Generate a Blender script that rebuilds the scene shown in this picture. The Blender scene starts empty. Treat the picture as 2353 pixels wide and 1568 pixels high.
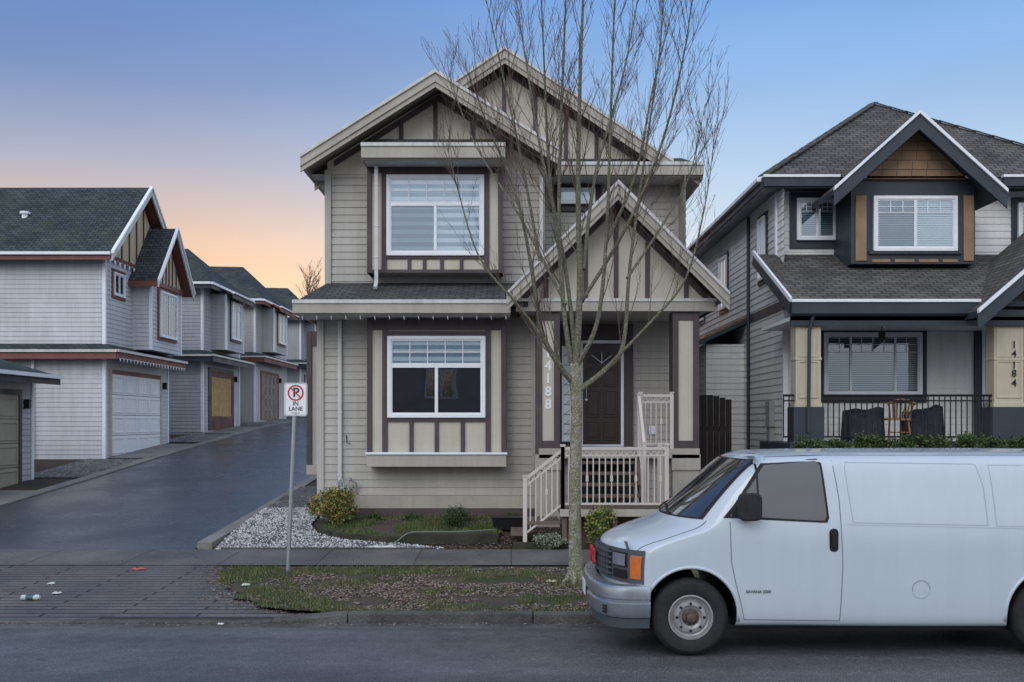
import bpy, math, random
from mathutils import Vector, Matrix
from mathutils.bvhtree import BVHTree
random.seed(11)
R=random.random
def U(a,b): return a+(b-a)*R()
# helpers: convert image pixel coordinates on an assumed plane (depth d, metres) to metres
FL=2300.0; CH=2.4
def X(p,d): return (p-1176)*d/FL
def Z(p,d): return CH-(p-970)*d/FL
scene=bpy.context.scene
COL=scene.collection
W={}
# ------------------------------------------------------------------ materials
def nt_new(name):
    m=bpy.data.materials.new(name); m.use_nodes=True
    nt=m.node_tree; nt.nodes.clear()
    o=nt.nodes.new('ShaderNodeOutputMaterial'); p=nt.nodes.new('ShaderNodeBsdfPrincipled')
    nt.links.new(p.outputs[0],o.inputs[0]); return m,nt,p,o
def N(nt,t,**k):
    n=nt.nodes.new(t)
    for a,v in k.items(): setattr(n,a,v)
    return n
def mixc(nt,fac,a,b,mode='MIX'):
    n=N(nt,'ShaderNodeMix',data_type='RGBA',blend_type=mode)
    for s,v in ((0,fac),(6,a),(7,b)):
        if hasattr(v,'links'): nt.links.new(v,n.inputs[s])
        elif s==0: n.inputs[0].default_value=v
        else: n.inputs[s].default_value=(v[0],v[1],v[2],1)
    return n.outputs[2]
def ramp(nt,fac,stops):
    n=N(nt,'ShaderNodeValToRGB'); cr=n.color_ramp
    while len(cr.elements)<len(stops): cr.elements.new(.5)
    for e,(p,c) in zip(cr.elements,stops):
        e.position=p; e.color=(c[0],c[1],c[2],1) if hasattr(c,'__len__') else (c,c,c,1)
    nt.links.new(fac,n.inputs[0]); return n.outputs[0]
def noise(nt,vec,scale,detail=5,rough=.6):
    n=N(nt,'ShaderNodeTexNoise'); n.inputs['Scale'].default_value=scale
    n.inputs['Detail'].default_value=detail; n.inputs['Roughness'].default_value=rough
    nt.links.new(vec,n.inputs['Vector']); return n.outputs[0]
def bumpn(nt,p,h,dist,st=1):
    b=N(nt,'ShaderNodeBump'); b.inputs['Distance'].default_value=dist; b.inputs['Strength'].default_value=st
    nt.links.new(h,b.inputs['Height']); nt.links.new(b.outputs[0],p.inputs['Normal'])
def mat(name,col,rough=.6,var=.15,scale=1.5,bump=0,bs=60,metal=0,spec=.4,streak=0,coat=0,fine=.08):
    m,nt,p,o=nt_new(name)
    g=N(nt,'ShaderNodeNewGeometry').outputs['Position']
    n1=noise(nt,g,scale)
    f=ramp(nt,n1,[(.3,1-var),(.7,1+var*.4)])
    n2=noise(nt,g,bs,3)
    f2=ramp(nt,n2,[(.3,1-fine),(.7,1+fine)])
    c=mixc(nt,1,col,f,'MULTIPLY'); c=mixc(nt,1,c,f2,'MULTIPLY')
    if streak:
        mp=N(nt,'ShaderNodeMapping'); mp.inputs['Scale'].default_value=(7,7,.5); nt.links.new(g,mp.inputs[0])
        n3=noise(nt,mp.outputs[0],1.2,6,.7); f3=ramp(nt,n3,[(.35,1-streak),(.6,1)])
        c=mixc(nt,1,c,f3,'MULTIPLY')
    nt.links.new(c,p.inputs['Base Color'])
    rr=ramp(nt,n1,[(.3,min(1,rough+.08)),(.7,max(0,rough-.08))]); nt.links.new(rr,p.inputs['Roughness'])
    p.inputs['Metallic'].default_value=metal; p.inputs['Specular IOR Level'].default_value=spec
    p.inputs['Coat Weight'].default_value=coat; p.inputs['Coat Roughness'].default_value=.08
    if bump: bumpn(nt,p,n2,bump)
    return m
def shingle(name,c1,c2,moss=0.2):
    m,nt,p,o=nt_new(name)
    uv=N(nt,'ShaderNodeUVMap',uv_map='UVMap').outputs[0]; g=N(nt,'ShaderNodeNewGeometry').outputs['Position']
    b=N(nt,'ShaderNodeTexBrick'); nt.links.new(uv,b.inputs['Vector'])
    b.inputs['Color1'].default_value=(*c1,1); b.inputs['Color2'].default_value=(*c2,1)
    b.inputs['Mortar'].default_value=(c1[0]*.35,c1[1]*.35,c1[2]*.35,1)
    b.inputs['Scale'].default_value=1; b.inputs['Brick Width'].default_value=.24; b.inputs['Row Height'].default_value=.14
    b.inputs['Mortar Size'].default_value=.012; b.inputs['Bias'].default_value=0
    n=noise(nt,g,1.3); f=ramp(nt,n,[(.3,.68),(.7,1.25)]); c=mixc(nt,1,b.outputs[0],f,'MULTIPLY')
    n2=noise(nt,g,70,3); c=mixc(nt,1,c,ramp(nt,n2,[(.3,.65),(.7,1.3)]),'MULTIPLY')
    n3=noise(nt,g,.9,8,.75); mf=ramp(nt,n3,[(.50,0),(.68,moss)])
    c=mixc(nt,mf,c,(.07,.095,.035)); nt.links.new(c,p.inputs['Base Color'])
    p.inputs['Roughness'].default_value=.9; p.inputs['Specular IOR Level'].default_value=.25
    bumpn(nt,p,b.outputs[1],-.012); return m
SIDE=mat('siding_taupe',(.465,.445,.41),.6,.12,.9,streak=.13)
BEIGE=mat('board_beige',(.42,.395,.34),.6,.12,1.2,streak=.12)
LBEIGE=mat('panel_beige',(.55,.51,.43),.65,.1,1.4,bump=.002,bs=120,streak=.08)
BROWN=mat('trim_brown',(.080,.060,.064),.6,.2,2)
WHITE=mat('white_vinyl',(.80,.83,.88),.4,.06,2)
GUT=mat('gutter_light',(.62,.62,.61),.45,.12,2,streak=.2)
ROOF=shingle('shingles_dark',(.055,.06,.062),(.095,.10,.105),.4)
ROOFR=shingle('shingles_charcoal',(.078,.073,.070),(.13,.12,.115),.25)
ROOFL=shingle('shingles_slate',(.035,.046,.055),(.065,.08,.09),.4)
WSIDE=mat('siding_white',(.82,.82,.80),.55,.1,.8,streak=.12)
ASIDE=mat('siding_pale_blue',(.56,.585,.62),.55,.12,.8,streak=.15)
BSIDE=mat('siding_grey',(.42,.43,.46),.55,.12,.8,streak=.15)
CSIDE=mat('siding_putty',(.45,.45,.45),.55,.12,.8,streak=.15)
NAVY=mat('trim_navy',(.035,.047,.062),.5,.15,2)
ORANGE=mat('shingle_ochre',(.30,.19,.11),.7,.25,3,bump=.002)
CREAM=mat('post_cream',(.54,.49,.37),.6,.1,2,streak=.1)
RED=mat('trim_oxblood',(.20,.075,.06),.6,.2,2)
DRED=mat('door_oxblood',(.12,.04,.035),.6,.2,2)
TAN=mat('panel_tan',(.55,.46,.31),.65,.12,2)
PLY=mat('plywood',(.46,.28,.11),.7,.25,4,bump=.002,bs=30)
GDOOR=mat('garage_white',(.82,.84,.86),.45,.06,2)
GTAN=mat('garage_tan',(.36,.32,.25),.55,.1,2)
GBRN=mat('garage_grey',(.20,.18,.155),.55,.1,2)
CONC=mat('concrete',(.20,.195,.185),.8,.38,.9,bump=.006,bs=70,fine=.2)
CONCD=mat('concrete_dark',(.105,.10,.095),.85,.5,1.4,bump=.012,bs=35,fine=.3)
DOOR=mat('door_brown',(.05,.033,.03),.4,.15,3)
BLACK=mat('black_metal',(.012,.012,.014),.45,.1,5)
INTER=mat('unlit_backing',(.022,.027,.034),.8,.1,3)
BLIND=mat('blind_fabric',(.90,.94,.98),.8,.04,3)
SHEER=mat('blind_sheer',(.38,.48,.58),.8,.04,3)
SHEERD=mat('blind_shade',(.20,.27,.36),.8,.04,3)
RAIL=mat('rail_almond',(.60,.55,.51),.45,.08,3)
STEP=mat('step_boards',(.15,.11,.09),.7,.25,4,bump=.003)
WOOD=mat('fence_wood',(.035,.028,.025),.8,.3,3,bump=.003)
TIMB=mat('timber_edge',(.045,.045,.03),.9,.5,3,bump=.01,bs=20)
CHAIR=mat('chair_wood',(.36,.20,.10),.5,.15,6)
TARP=mat('tarp_dark',(.011,.017,.027),.6,.25,4,bump=.04,bs=7)
GALV=mat('galvanised',(.42,.45,.47),.4,.15,6,metal=.7)
GREYM=mat('meter_grey',(.33,.34,.35),.5,.1,5)
SIGNW=mat('sign_white',(.80,.82,.85),.35,.04,4)
INKB=mat('ink_black',(.015,.015,.018),.5,.05,4)
INKR=mat('ink_red',(.5,.025,.03),.45,.05,4)
SOIL=mat('soil',(.05,.038,.03),.95,.4,2.5,bump=.02,bs=25,fine=.3)
def asphalt(name,c,rough,wet,agg=1.9,sp=.5):
    m,nt,p,o=nt_new(name); g=N(nt,'ShaderNodeNewGeometry').outputs['Position']
    a=noise(nt,g,.5,6,.65); b=noise(nt,g,55,4,.85); d=noise(nt,g,6,6,.7)
    cc=mixc(nt,1,c,ramp(nt,a,[(.3,.68),(.7,1.28)]),'MULTIPLY'); cc=mixc(nt,1,cc,ramp(nt,b,[(.34,.42),(.5,1),(.64,agg)]),'MULTIPLY')
    cc=mixc(nt,1,cc,ramp(nt,d,[(.3,.78),(.7,1.18)]),'MULTIPLY')
    mp=N(nt,'ShaderNodeMapping'); mp.inputs['Scale'].default_value=(.15,2.2,1); nt.links.new(g,mp.inputs[0])
    e=noise(nt,mp.outputs[0],1,4,.6); cc=mixc(nt,1,cc,ramp(nt,e,[(.35,.85),(.65,1.12)]),'MULTIPLY')
    nt.links.new(cc,p.inputs['Base Color']); p.inputs['Specular IOR Level'].default_value=sp
    nt.links.new(ramp(nt,a,[(.38,rough),(.62,rough-wet)]),p.inputs['Roughness'])
    bumpn(nt,p,b,.006); return m
ROADM=asphalt('asphalt_road',(.080,.083,.090),.62,.24,2.8)
LANEM=asphalt('asphalt_lane',(.048,.056,.068),.34,.18,1.8,.9)
def pavers(name,c,bw,rh,mort,var=.55,md=.35,off=.5):
    m,nt,p,o=nt_new(name); g=N(nt,'ShaderNodeNewGeometry').outputs['Position']
    dn=N(nt,'ShaderNodeTexNoise'); dn.inputs['Scale'].default_value=2; nt.links.new(g,dn.inputs['Vector'])
    sc=N(nt,'ShaderNodeVectorMath',operation='SCALE'); nt.links.new(dn.outputs[1],sc.inputs[0]); sc.inputs['Scale'].default_value=.02
    ad=N(nt,'ShaderNodeVectorMath',operation='ADD'); nt.links.new(g,ad.inputs[0]); nt.links.new(sc.outputs[0],ad.inputs[1])
    b=N(nt,'ShaderNodeTexBrick',offset=off); nt.links.new(ad.outputs[0],b.inputs['Vector'])
    b.inputs['Color1'].default_value=(*c,1); b.inputs['Color2'].default_value=(c[0]*.85,c[1]*.85,c[2]*.86,1)
    b.inputs['Mortar'].default_value=(c[0]*md,c[1]*md,c[2]*md,1); b.inputs['Scale'].default_value=1
    b.inputs['Brick Width'].default_value=bw; b.inputs['Row Height'].default_value=rh; b.inputs['Mortar Size'].default_value=mort
    a=noise(nt,g,.8,7,.7); e=noise(nt,g,45,4,.8)
    cc=mixc(nt,1,b.outputs[0],ramp(nt,a,[(.3,var),(.7,1.25)]),'MULTIPLY'); cc=mixc(nt,1,cc,ramp(nt,e,[(.35,.62),(.65,1.38)]),'MULTIPLY')
    nt.links.new(cc,p.inputs['Base Color']); nt.links.new(ramp(nt,a,[(.3,.42),(.7,.75)]),p.inputs['Roughness'])
    bumpn(nt,p,b.outputs[1],-.010); return m
APRON=pavers('scored_apron',(.135,.122,.115),1.9,.17,.020,.55,.22)
WALK=pavers('sidewalk_slabs',(.13,.122,.116),1.5,3.0,.012,.5,.4)
def gravel(name,c1,c2,sc):
    m,nt,p,o=nt_new(name); g=N(nt,'ShaderNodeNewGeometry').outputs['Position']
    v=N(nt,'ShaderNodeTexVoronoi'); v.inputs['Scale'].default_value=sc; nt.links.new(g,v.inputs['Vector'])
    c=mixc(nt,ramp(nt,v.outputs['Color'],[(.2,0),(.8,1)]),c1,c2); c=mixc(nt,1,c,ramp(nt,v.outputs[0],[(.2,1.1),(.6,.35)]),'MULTIPLY')
    a=noise(nt,g,1.7,6,.7); c=mixc(nt,1,c,ramp(nt,a,[(.35,.45),(.6,1)]),'MULTIPLY')
    nt.links.new(c,p.inputs['Base Color']); p.inputs['Roughness'].default_value=.85; bumpn(nt,p,v.outputs[0],-.02); return m
GRAVW=gravel('white_gravel',(.36,.36,.36),(.13,.125,.12),22)
GRAVG=gravel('grey_gravel',(.36,.36,.36),(.12,.12,.12),14)
def turf():
    m,nt,p,o=nt_new('turf'); g=N(nt,'ShaderNodeNewGeometry').outputs['Position']
    a=noise(nt,g,1.1,7,.7); b=noise(nt,g,35,5,.75)
    c=mixc(nt,ramp(nt,a,[(.46,0),(.62,1)]),(.085,.066,.052),(.05,.060,.025))
    c=mixc(nt,1,c,ramp(nt,b,[(.3,.4),(.7,1.5)]),'MULTIPLY'); nt.links.new(c,p.inputs['Base Color']); p.inputs['Roughness'].default_value=.95
    bumpn(nt,p,b,.03); return m
TURF=turf()
def glassm(name,tint,refl,rough=.02):
    m,nt,p,o=nt_new(name); nt.nodes.remove(p)
    t=N(nt,'ShaderNodeBsdfTransparent'); t.inputs[0].default_value=(*tint,1)
    g=N(nt,'ShaderNodeBsdfGlossy'); g.inputs['Roughness'].default_value=rough; g.inputs[0].default_value=(.85,.93,1,1)
    ge=N(nt,'ShaderNodeNewGeometry').outputs['Position']; n=noise(nt,ge,1.2,1)
    b=N(nt,'ShaderNodeBump'); b.inputs['Distance'].default_value=.0025; nt.links.new(n,b.inputs['Height']); nt.links.new(b.outputs[0],g.inputs['Normal'])
    mx=N(nt,'ShaderNodeMixShader'); lw=N(nt,'ShaderNodeFresnel'); lw.inputs[0].default_value=1.5
    ad=N(nt,'ShaderNodeMath',operation='ADD',use_clamp=True); nt.links.new(lw.outputs[0],ad.inputs[0]); ad.inputs[1].default_value=refl
    nt.links.new(ad.outputs[0],mx.inputs[0]); nt.links.new(t.outputs[0],mx.inputs[1]); nt.links.new(g.outputs[0],mx.inputs[2]); nt.links.new(mx.outputs[0],o.inputs[0]); return m
GLASS=glassm('window_glass',(.88,.94,.97),.16)
# ------------------------------------------------------------------ builder
TR=[None]
class B:
    def __init__(s): s.v=[];s.f=[];s.m=[];s.mats=[]
    def mi(s,m):
        if m not in s.mats: s.mats.append(m)
        return s.mats.index(m)
    def face(s,pts,m):
        k=len(s.v)
        for p in pts:
            p=Vector(p)
            if TR[0]: p=TR[0](p)
            s.v.append(p)
        s.f.append(tuple(range(k,k+len(pts)))); s.m.append(s.mi(m))
    def hexa(s,a,m):
        for q in ((0,3,2,1),(4,5,6,7),(0,1,5,4),(1,2,6,5),(2,3,7,6),(3,0,4,7)): s.face([a[i] for i in q],m)
    def box(s,x0,x1,y0,y1,z0,z1,m):
        s.hexa([(x0,y0,z0),(x1,y0,z0),(x1,y1,z0),(x0,y1,z0),(x0,y0,z1),(x1,y0,z1),(x1,y1,z1),(x0,y1,z1)],m)
    def prism(s,poly,d,m,m2=None):
        poly=[Vector(p) for p in poly]; d=Vector(d); q=[p+d for p in poly]; n=len(poly)
        s.face(poly,m); s.face(q[::-1],m2 or m)
        for i in range(n): s.face([poly[i],q[i],q[(i+1)%n],poly[(i+1)%n]],m2 or m)
    def lap_y(s,x0,x1,z0,z1,y,m,h=.15,k=-1):
        z=z0
        while z<z1-.01:
            t=min(z+h,z1); s.face([(x0,y+k*.020,z),(x1,y+k*.020,z),(x1,y+k*.003,t),(x0,y+k*.003,t)],m)
            s.face([(x0,y,z),(x1,y,z),(x1,y+k*.020,z),(x0,y+k*.020,z)],m); z+=h
    def lap_x(s,y0,y1,z0,z1,x,m,h=.15,k=-1):
        z=z0
        while z<z1-.01:
            t=min(z+h,z1); s.face([(x+k*.020,y0,z),(x+k*.020,y1,z),(x+k*.003,y1,t),(x+k*.003,y0,t)],m)
            s.face([(x,y0,z),(x,y1,z),(x+k*.020,y1,z),(x+k*.020,y0,z)],m); z+=h
    def beam(s,a,b,w,h,m):
        a=Vector(a);b=Vector(b);d=(b-a).normalized(); up=Vector((0,0,1))
        if abs(d.z)>.98: up=Vector((0,1,0))
        sd=d.cross(up).normalized()*w/2; u=sd.cross(d).normalized()*h/2
        s.hexa([a-sd-u,a+sd-u,b+sd-u,b-sd-u,a-sd+u,a+sd+u,b+sd+u,b-sd+u],m)
    def tube(s,pts,rad,n,m,cap=True):
        pts=[Vector(p) for p in pts]; rings=[]; ref=None
        for i,p in enumerate(pts):
            d=(pts[min(i+1,len(pts)-1)]-pts[max(i-1,0)]).normalized()
            if ref is None:
                ref=d.cross(Vector((.13,.31,.94)) if abs(d.z)<.9 else Vector((1,.1,0))).normalized()
            else:
                ref=(ref-d*ref.dot(d)).normalized()
            c=d.cross(ref); r=rad[i] if hasattr(rad,'__len__') else rad
            rings.append([p+(ref*math.cos(2*math.pi*j/n)+c*math.sin(2*math.pi*j/n))*r for j in range(n)])
        k=len(s.v); im=s.mi(m)
        for r in rings:
            for p in r: s.v.append(TR[0](p) if TR[0] else p)
        for i in range(len(rings)-1):
            for j in range(n):
                s.f.append((k+i*n+j,k+i*n+(j+1)%n,k+(i+1)*n+(j+1)%n,k+(i+1)*n+j)); s.m.append(im)
        if cap:
            s.f.append(tuple(k+j for j in range(n))); s.m.append(im)
            s.f.append(tuple(k+(len(rings)-1)*n+j for j in range(n))); s.m.append(im)
    def frame(s,x0,x1,z0,z1,w,y0,y1,m):
        s.box(x0,x0+w,y0,y1,z0,z1,m); s.box(x1-w,x1,y0,y1,z0,z1,m)
        s.box(x0+w,x1-w,y0,y1,z0,z0+w,m); s.box(x0+w,x1-w,y0,y1,z1-w,z1,m)
    def barge(s,xa,za,xb,zb,h,y0,y1,m):
        s.hexa([(xa,y0,za-h),(xb,y0,zb-h),(xb,y1,zb-h),(xa,y1,za-h),(xa,y0,za),(xb,y0,zb),(xb,y1,zb),(xa,y1,za)],m)
    def lathe(s,prof,c,n,m,axis='y'):
        c=Vector(c)
        def P(r,a,t):
            if axis=='y': return c+Vector((r*math.cos(t),a,r*math.sin(t)))
            return c+Vector((r*math.cos(t),r*math.sin(t),a))
        for i in range(len(prof)-1):
            (r0,a0),(r1,a1)=prof[i],prof[i+1]
            for j in range(n):
                t0=2*math.pi*j/n;t1=2*math.pi*(j+1)/n
                q=[P(r0,a0,t0),P(r1,a1,t0),P(r1,a1,t1),P(r0,a0,t1)]
                if r0<1e-6: q=[q[0],q[1],q[2]]
                elif r1<1e-6: q=[q[0],q[1],q[3]]
                s.face(q,m)
    def obj(s,name,parent=None,label=None,cat=None,kind=None,group=None,smooth=False,bevel=0,origin=None,weld=False):
        me=bpy.data.meshes.new(name)
        if not s.v: s.face([(0,0,0),(0,.001,0),(.001,0,0)],BLACK)
        lo=[min(v[i] for v in s.v) for i in range(3)]; hi=[max(v[i] for v in s.v) for i in range(3)]
        c=Vector(((lo[0]+hi[0])/2,(lo[1]+hi[1])/2,(lo[2]+hi[2])/2 if parent else lo[2]))
        me.from_pydata([v-c for v in s.v],[],s.f)
        for m in s.mats: me.materials.append(m)
        me.polygons.foreach_set('material_index',s.m)
        uv=me.uv_layers.new(name='UVMap')
        for p in me.polygons:
            n=p.normal; u=Vector((-n.y,n.x,0))
            if u.length<.05: u=Vector((1,0,0))
            u.normalize(); vv=n.cross(u)
            for li in p.loop_indices:
                w=s.v[me.loops[li].vertex_index]; uv.data[li].uv=(w.dot(u),w.dot(vv))
        if weld or smooth:
            import bmesh
            bm=bmesh.new(); bm.from_mesh(me)
            bmesh.ops.remove_doubles(bm,verts=bm.verts,dist=1e-4); bmesh.ops.recalc_face_normals(bm,faces=bm.faces); bm.to_mesh(me); bm.free()
        if smooth:
            for p in me.polygons: p.use_smooth=True
        o=bpy.data.objects.new(name,me); COL.objects.link(o)
        if parent: o.parent=parent; o.location=c-W[parent.name]
        else: o.location=c
        W[o.name]=c
        if label: o['label']=label
        if cat: o['category']=cat
        if kind: o['kind']=kind
        if group: o['group']=group
        if smooth and smooth!=2:
            md=o.modifiers.new('es','EDGE_SPLIT'); md.split_angle=math.radians(35)
        if bevel:
            if not weld:
                wd=o.modifiers.new('w','WELD'); wd.merge_threshold=.0002
            md=o.modifiers.new('b','BEVEL'); md.width=bevel; md.segments=2; md.limit_method='ANGLE'; md.harden_normals=False
        return o
def thing(name,label,cat,loc,group=None):
    e=bpy.data.objects.new(name,None); e.empty_display_size=.3; COL.objects.link(e); e.location=loc; W[e.name]=Vector(loc)
    e['label']=label; e['category']=cat
    if group: e['group']=group
    return e
def text(b,body,size,cx,y,cz,m,bold=0,depth=.004):
    cu=bpy.data.curves.new('t','FONT'); cu.body=body; cu.size=size; cu.align_x='CENTER'; cu.align_y='CENTER'; cu.extrude=depth; cu.offset=bold; cu.resolution_u=3
    o=bpy.data.objects.new('t',cu); COL.objects.link(o); dg=bpy.context.evaluated_depsgraph_get(); me=o.evaluated_get(dg).to_mesh()
    for p in me.polygons: b.face([(cx+me.vertices[i].co.x,y-me.vertices[i].co.z,cz+me.vertices[i].co.y) for i in p.vertices],m)
    bpy.data.objects.remove(o); bpy.data.curves.remove(cu)
def win(par,x0,x1,z0,z1,y,kind='s2',blind='none',fw=.065,fm=None,label=None):
    fm=fm or WHITE; b=B(); b.frame(x0,x1,z0,z1,fw,y-.075,y,fm)
    b.frame(x0+fw,x1-fw,z0+fw,z1-fw,.03,y-.055,y-.01,fm)
    xi0,xi1,zi0,zi1=x0+fw+.03,x1-fw-.03,z0+fw+.03,z1-fw-.03; ya,yb=y-.06,y-.012; xm=(x0+x1)/2
    def v(x,za,zb,w=.05): b.box(x-w/2,x+w/2,ya,yb,za,zb,fm)
    def h(z,xa,xb,w=.05): b.box(xa,xb,ya-.002,yb,z-w/2,z+w/2,fm)
    zt=zi0
    if kind=='t2':
        zt=zi0+(zi1-zi0)*.66; h(zt,xi0,xi1,.09); v(xm,zi0,zt-.045,.06)
        for i in range(1,5): b.box(xi0+(xi1-xi0)*i/5-.009,xi0+(xi1-xi0)*i/5+.009,y-.045,y-.028,zt+.045,zi1,fm)
        b.box(xi0,xi1,y-.043,y-.03,(zt+zi1)/2+.012,(zt+zi1)/2+.03,fm)
    elif kind=='s2': v(xm,zi0,zi1,.06)
    elif kind=='g2':
        v(xm,zi0,zi1,.06); q=zi0+(zi1-zi0)*.74
        for xx in (xi0+(xm-xi0)/3,xi0+(xm-xi0)*2/3,xm+(xi1-xm)/3,xm+(xi1-xm)*2/3): b.box(xx-.009,xx+.009,y-.045,y-.028,q,zi1,fm)
        for zz in (q,(q+zi1)/2): b.box(xi0,xi1,y-.043,y-.03,zz-.008,zz+.008,fm)
    elif kind=='g3':
        for xx in (xi0+(xi1-xi0)*.25,xi0+(xi1-xi0)*.75): v(xx,zi0,zi1,.045)
        q=zi0+(zi1-zi0)*.72
        for i in range(1,8): b.box(xi0+(xi1-xi0)*i/8-.009,xi0+(xi1-xi0)*i/8+.009,y-.045,y-.028,q,zi1,fm)
        for zz in (q,(q+zi1)/2): b.box(xi0,xi1,y-.043,y-.03,zz-.008,zz+.008,fm)
    fr=b.obj('window',par,label=label,bevel=.004)
    g=B(); g.face([(xi0,y-.036,zi0),(xi1,y-.036,zi0),(xi1,y-.036,zi1),(xi0,y-.036,zi1)],GLASS)
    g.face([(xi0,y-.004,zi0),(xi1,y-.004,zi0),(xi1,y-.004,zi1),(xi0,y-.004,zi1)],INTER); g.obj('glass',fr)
    if blind!='none':
        c=B(); yb=y-.016
        if blind=='zebra':
            z=zi1; i=0
            while z>zi0+.02:
                zz=max(z-.082,zi0)
                if z>zt: c.box(xi0,xi1,yb,yb+.004,zz,z,BLIND if i%2==0 else SHEER)
                else:
                    c.box(xi0,xm,yb,yb+.004,zz,z,SHEER if i%2==0 else SHEERD); c.box(xm+.001,xi1,yb,yb+.004,zz,z,BLIND if i%2==0 else SHEER)
                z=zz; i+=1
        elif blind=='plain': c.box(xi0,xi1,yb,yb+.004,zi0,zi1,BLIND)
        elif blind=='top':
            z=zi1;i=0
            while z>zt:
                zz=max(z-.075,zt); c.box(xi0,xi1,yb,yb+.004,zz,z,BLIND if i%2==0 else SHEER); z=zz;i+=1
        elif blind=='half':
            z=zi1
            while z>zi0+.02: c.box(xi0,xm,yb,yb+.003,z-.035,z-.012,SHEER); c.box(xm,xi1,yb,yb+.003,z-.04,z-.006,BLIND); z-=.045
        elif blind=='slats':
            z=zi1
            while z>zi0+.03: c.box(xi0,xi1,yb,yb+.003,z-.036,z-.010,SHEER); z-=.046
        c.obj('blind',fr)
    return fr
def downpipe(par,x,y,z0,z1,m=GUT,w=.075):
    b=B(); b.box(x-w/2,x+w/2,y-.07,y-.01,z0+.1,z1,m); b.beam((x,y-.04,z0+.12),(x,y-.22,z0),w,.06,m)
    for z in (z0+.6,(z0+z1)/2,z1-.4): b.box(x-w/2-.012,x+w/2+.012,y-.076,y-.004,z,z+.03,m)
    b.obj('downpipe',par,bevel=.008)
def gutter(b,x0,x1,y,z0,z1,m,mt=GUT):
    b.box(x0,x1,y-.02,y+.02,z0,z1-.075,m); b.box(x0-.01,x1+.01,y-.11,y+.02,z1-.073,z1,mt)
    b.box(x0-.005,x1+.005,y-.085,y-.022,z0+.03,z1-.075,m)
# ------------------------------------------------------------------ terrain
def interp(t,x):
    if x<=t[0][0]: return t[0][1]
    for (a,va),(b_,vb) in zip(t,t[1:]):
        if x<=b_: return va+(vb-va)*(x-a)/(b_-a)
    return t[-1][1]
LP=[(11.9,.03),(12.4,.07),(15.3,.2),(16.8,.25),(19.5,.40),(22,.55),(27,.90),(32,1.28),(38,1.68),(44.7,2.11),(53,2.5),(70,2.95),(100,3.2),(500,3.2)]
YP=[(11.95,.08),(15.3,.17),(16.8,.22),(18,.40),(19.5,.56),(22,.75),(32,1.28),(44.7,2.11),(70,2.95),(100,3.2),(500,3.2)]
def lz(y): return interp(LP,y)
def yz(y): return interp(YP,y)
b=B()
xs=[-400,-80,-40,-20,-13,-11.4,-5.35,-4.95,-2,2,6,12,20,40,80,400]
ys=[-400,-60,-10,1.3,1.4,11.88,11.95,12.5,13.5,15.3,16.8,18,19.5,22,25,27,29,32,35,38,41,44.7,49,53,60,70,85,100,160,500]
def gh(x,y):
    if y<1.35: return .1
    if y<11.9: return -.2
    return (lz(y) if x<-5.1 else yz(y))-.035
for i in range(len(xs)-1):
    for j in range(len(ys)-1):
        q=[(xs[i],ys[j]),(xs[i+1],ys[j]),(xs[i+1],ys[j+1]),(xs[i],ys[j+1])]
        b.face([(x,y,gh(x,y)) for x,y in q],SOIL)
b.obj('ground',kind='structure',label='bare damp soil ground around the houses',weld=True)
def strip(name,label,x0,x1,yy,zf,m,nx=1,kind='structure'):
    b=B()
    for i in range(len(yy)-1):
        for k in range(nx):
            a=x0+(x1-x0)*k/nx; c=x0+(x1-x0)*(k+1)/nx
            b.face([(a,yy[i],zf(yy[i])),(c,yy[i],zf(yy[i])),(c,yy[i+1],zf(yy[i+1])),(a,yy[i+1],zf(yy[i+1]))],m)
    return b.obj(name,kind=kind,label=label,weld=True)
RP=[(1.45,0),(4,.1),(6.7,.15),(8.5,.125),(9.85,.082),(11.9,0)]
strip('road','damp grey asphalt street',-120,120,[1.45,4,6.7,8.5,9.85,11,11.9],lambda y:interp(RP,y),ROADM)
strip('sidewalk','concrete sidewalk with slab joints',-120,120,[15.3,16.05,16.8],lambda y:interp(LP,y)+.012 ,WALK)
ly=[16.8,18,19.5,22,24,27,29,32,35,38,41,44.7,49,53,60,70,100]
strip('lane','wet dark asphalt lane climbing uphill',-11.2,-5.35,ly,lambda y:lz(y)+.004,LANEM)
VP0=[(11.95,-2.05),(12.1,-2.4),(12.35,-2.95),(12.8,-3.42),(13.7,-3.86),(15.3,-4.46)]
vys=[11.95+3.35*i/36 for i in range(37)]
VP=[(y,interp(VP0,y)+.07*math.sin(y*11)+.05*math.sin(y*27+1)+U(-.05,.05)) for y in vys]
def verge_x(y): return interp(VP,y)
b=B()
for a,c in zip(vys,vys[1:]):
    b.face([(-60,a,lz(a)+.006),(verge_x(a),a,lz(a)+.006),(verge_x(c),c,lz(c)+.006),(-60,c,lz(c)+.006)],APRON)
b.obj('driveway_apron',kind='structure',label='scored concrete crossing between street and lane',weld=True)
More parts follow.
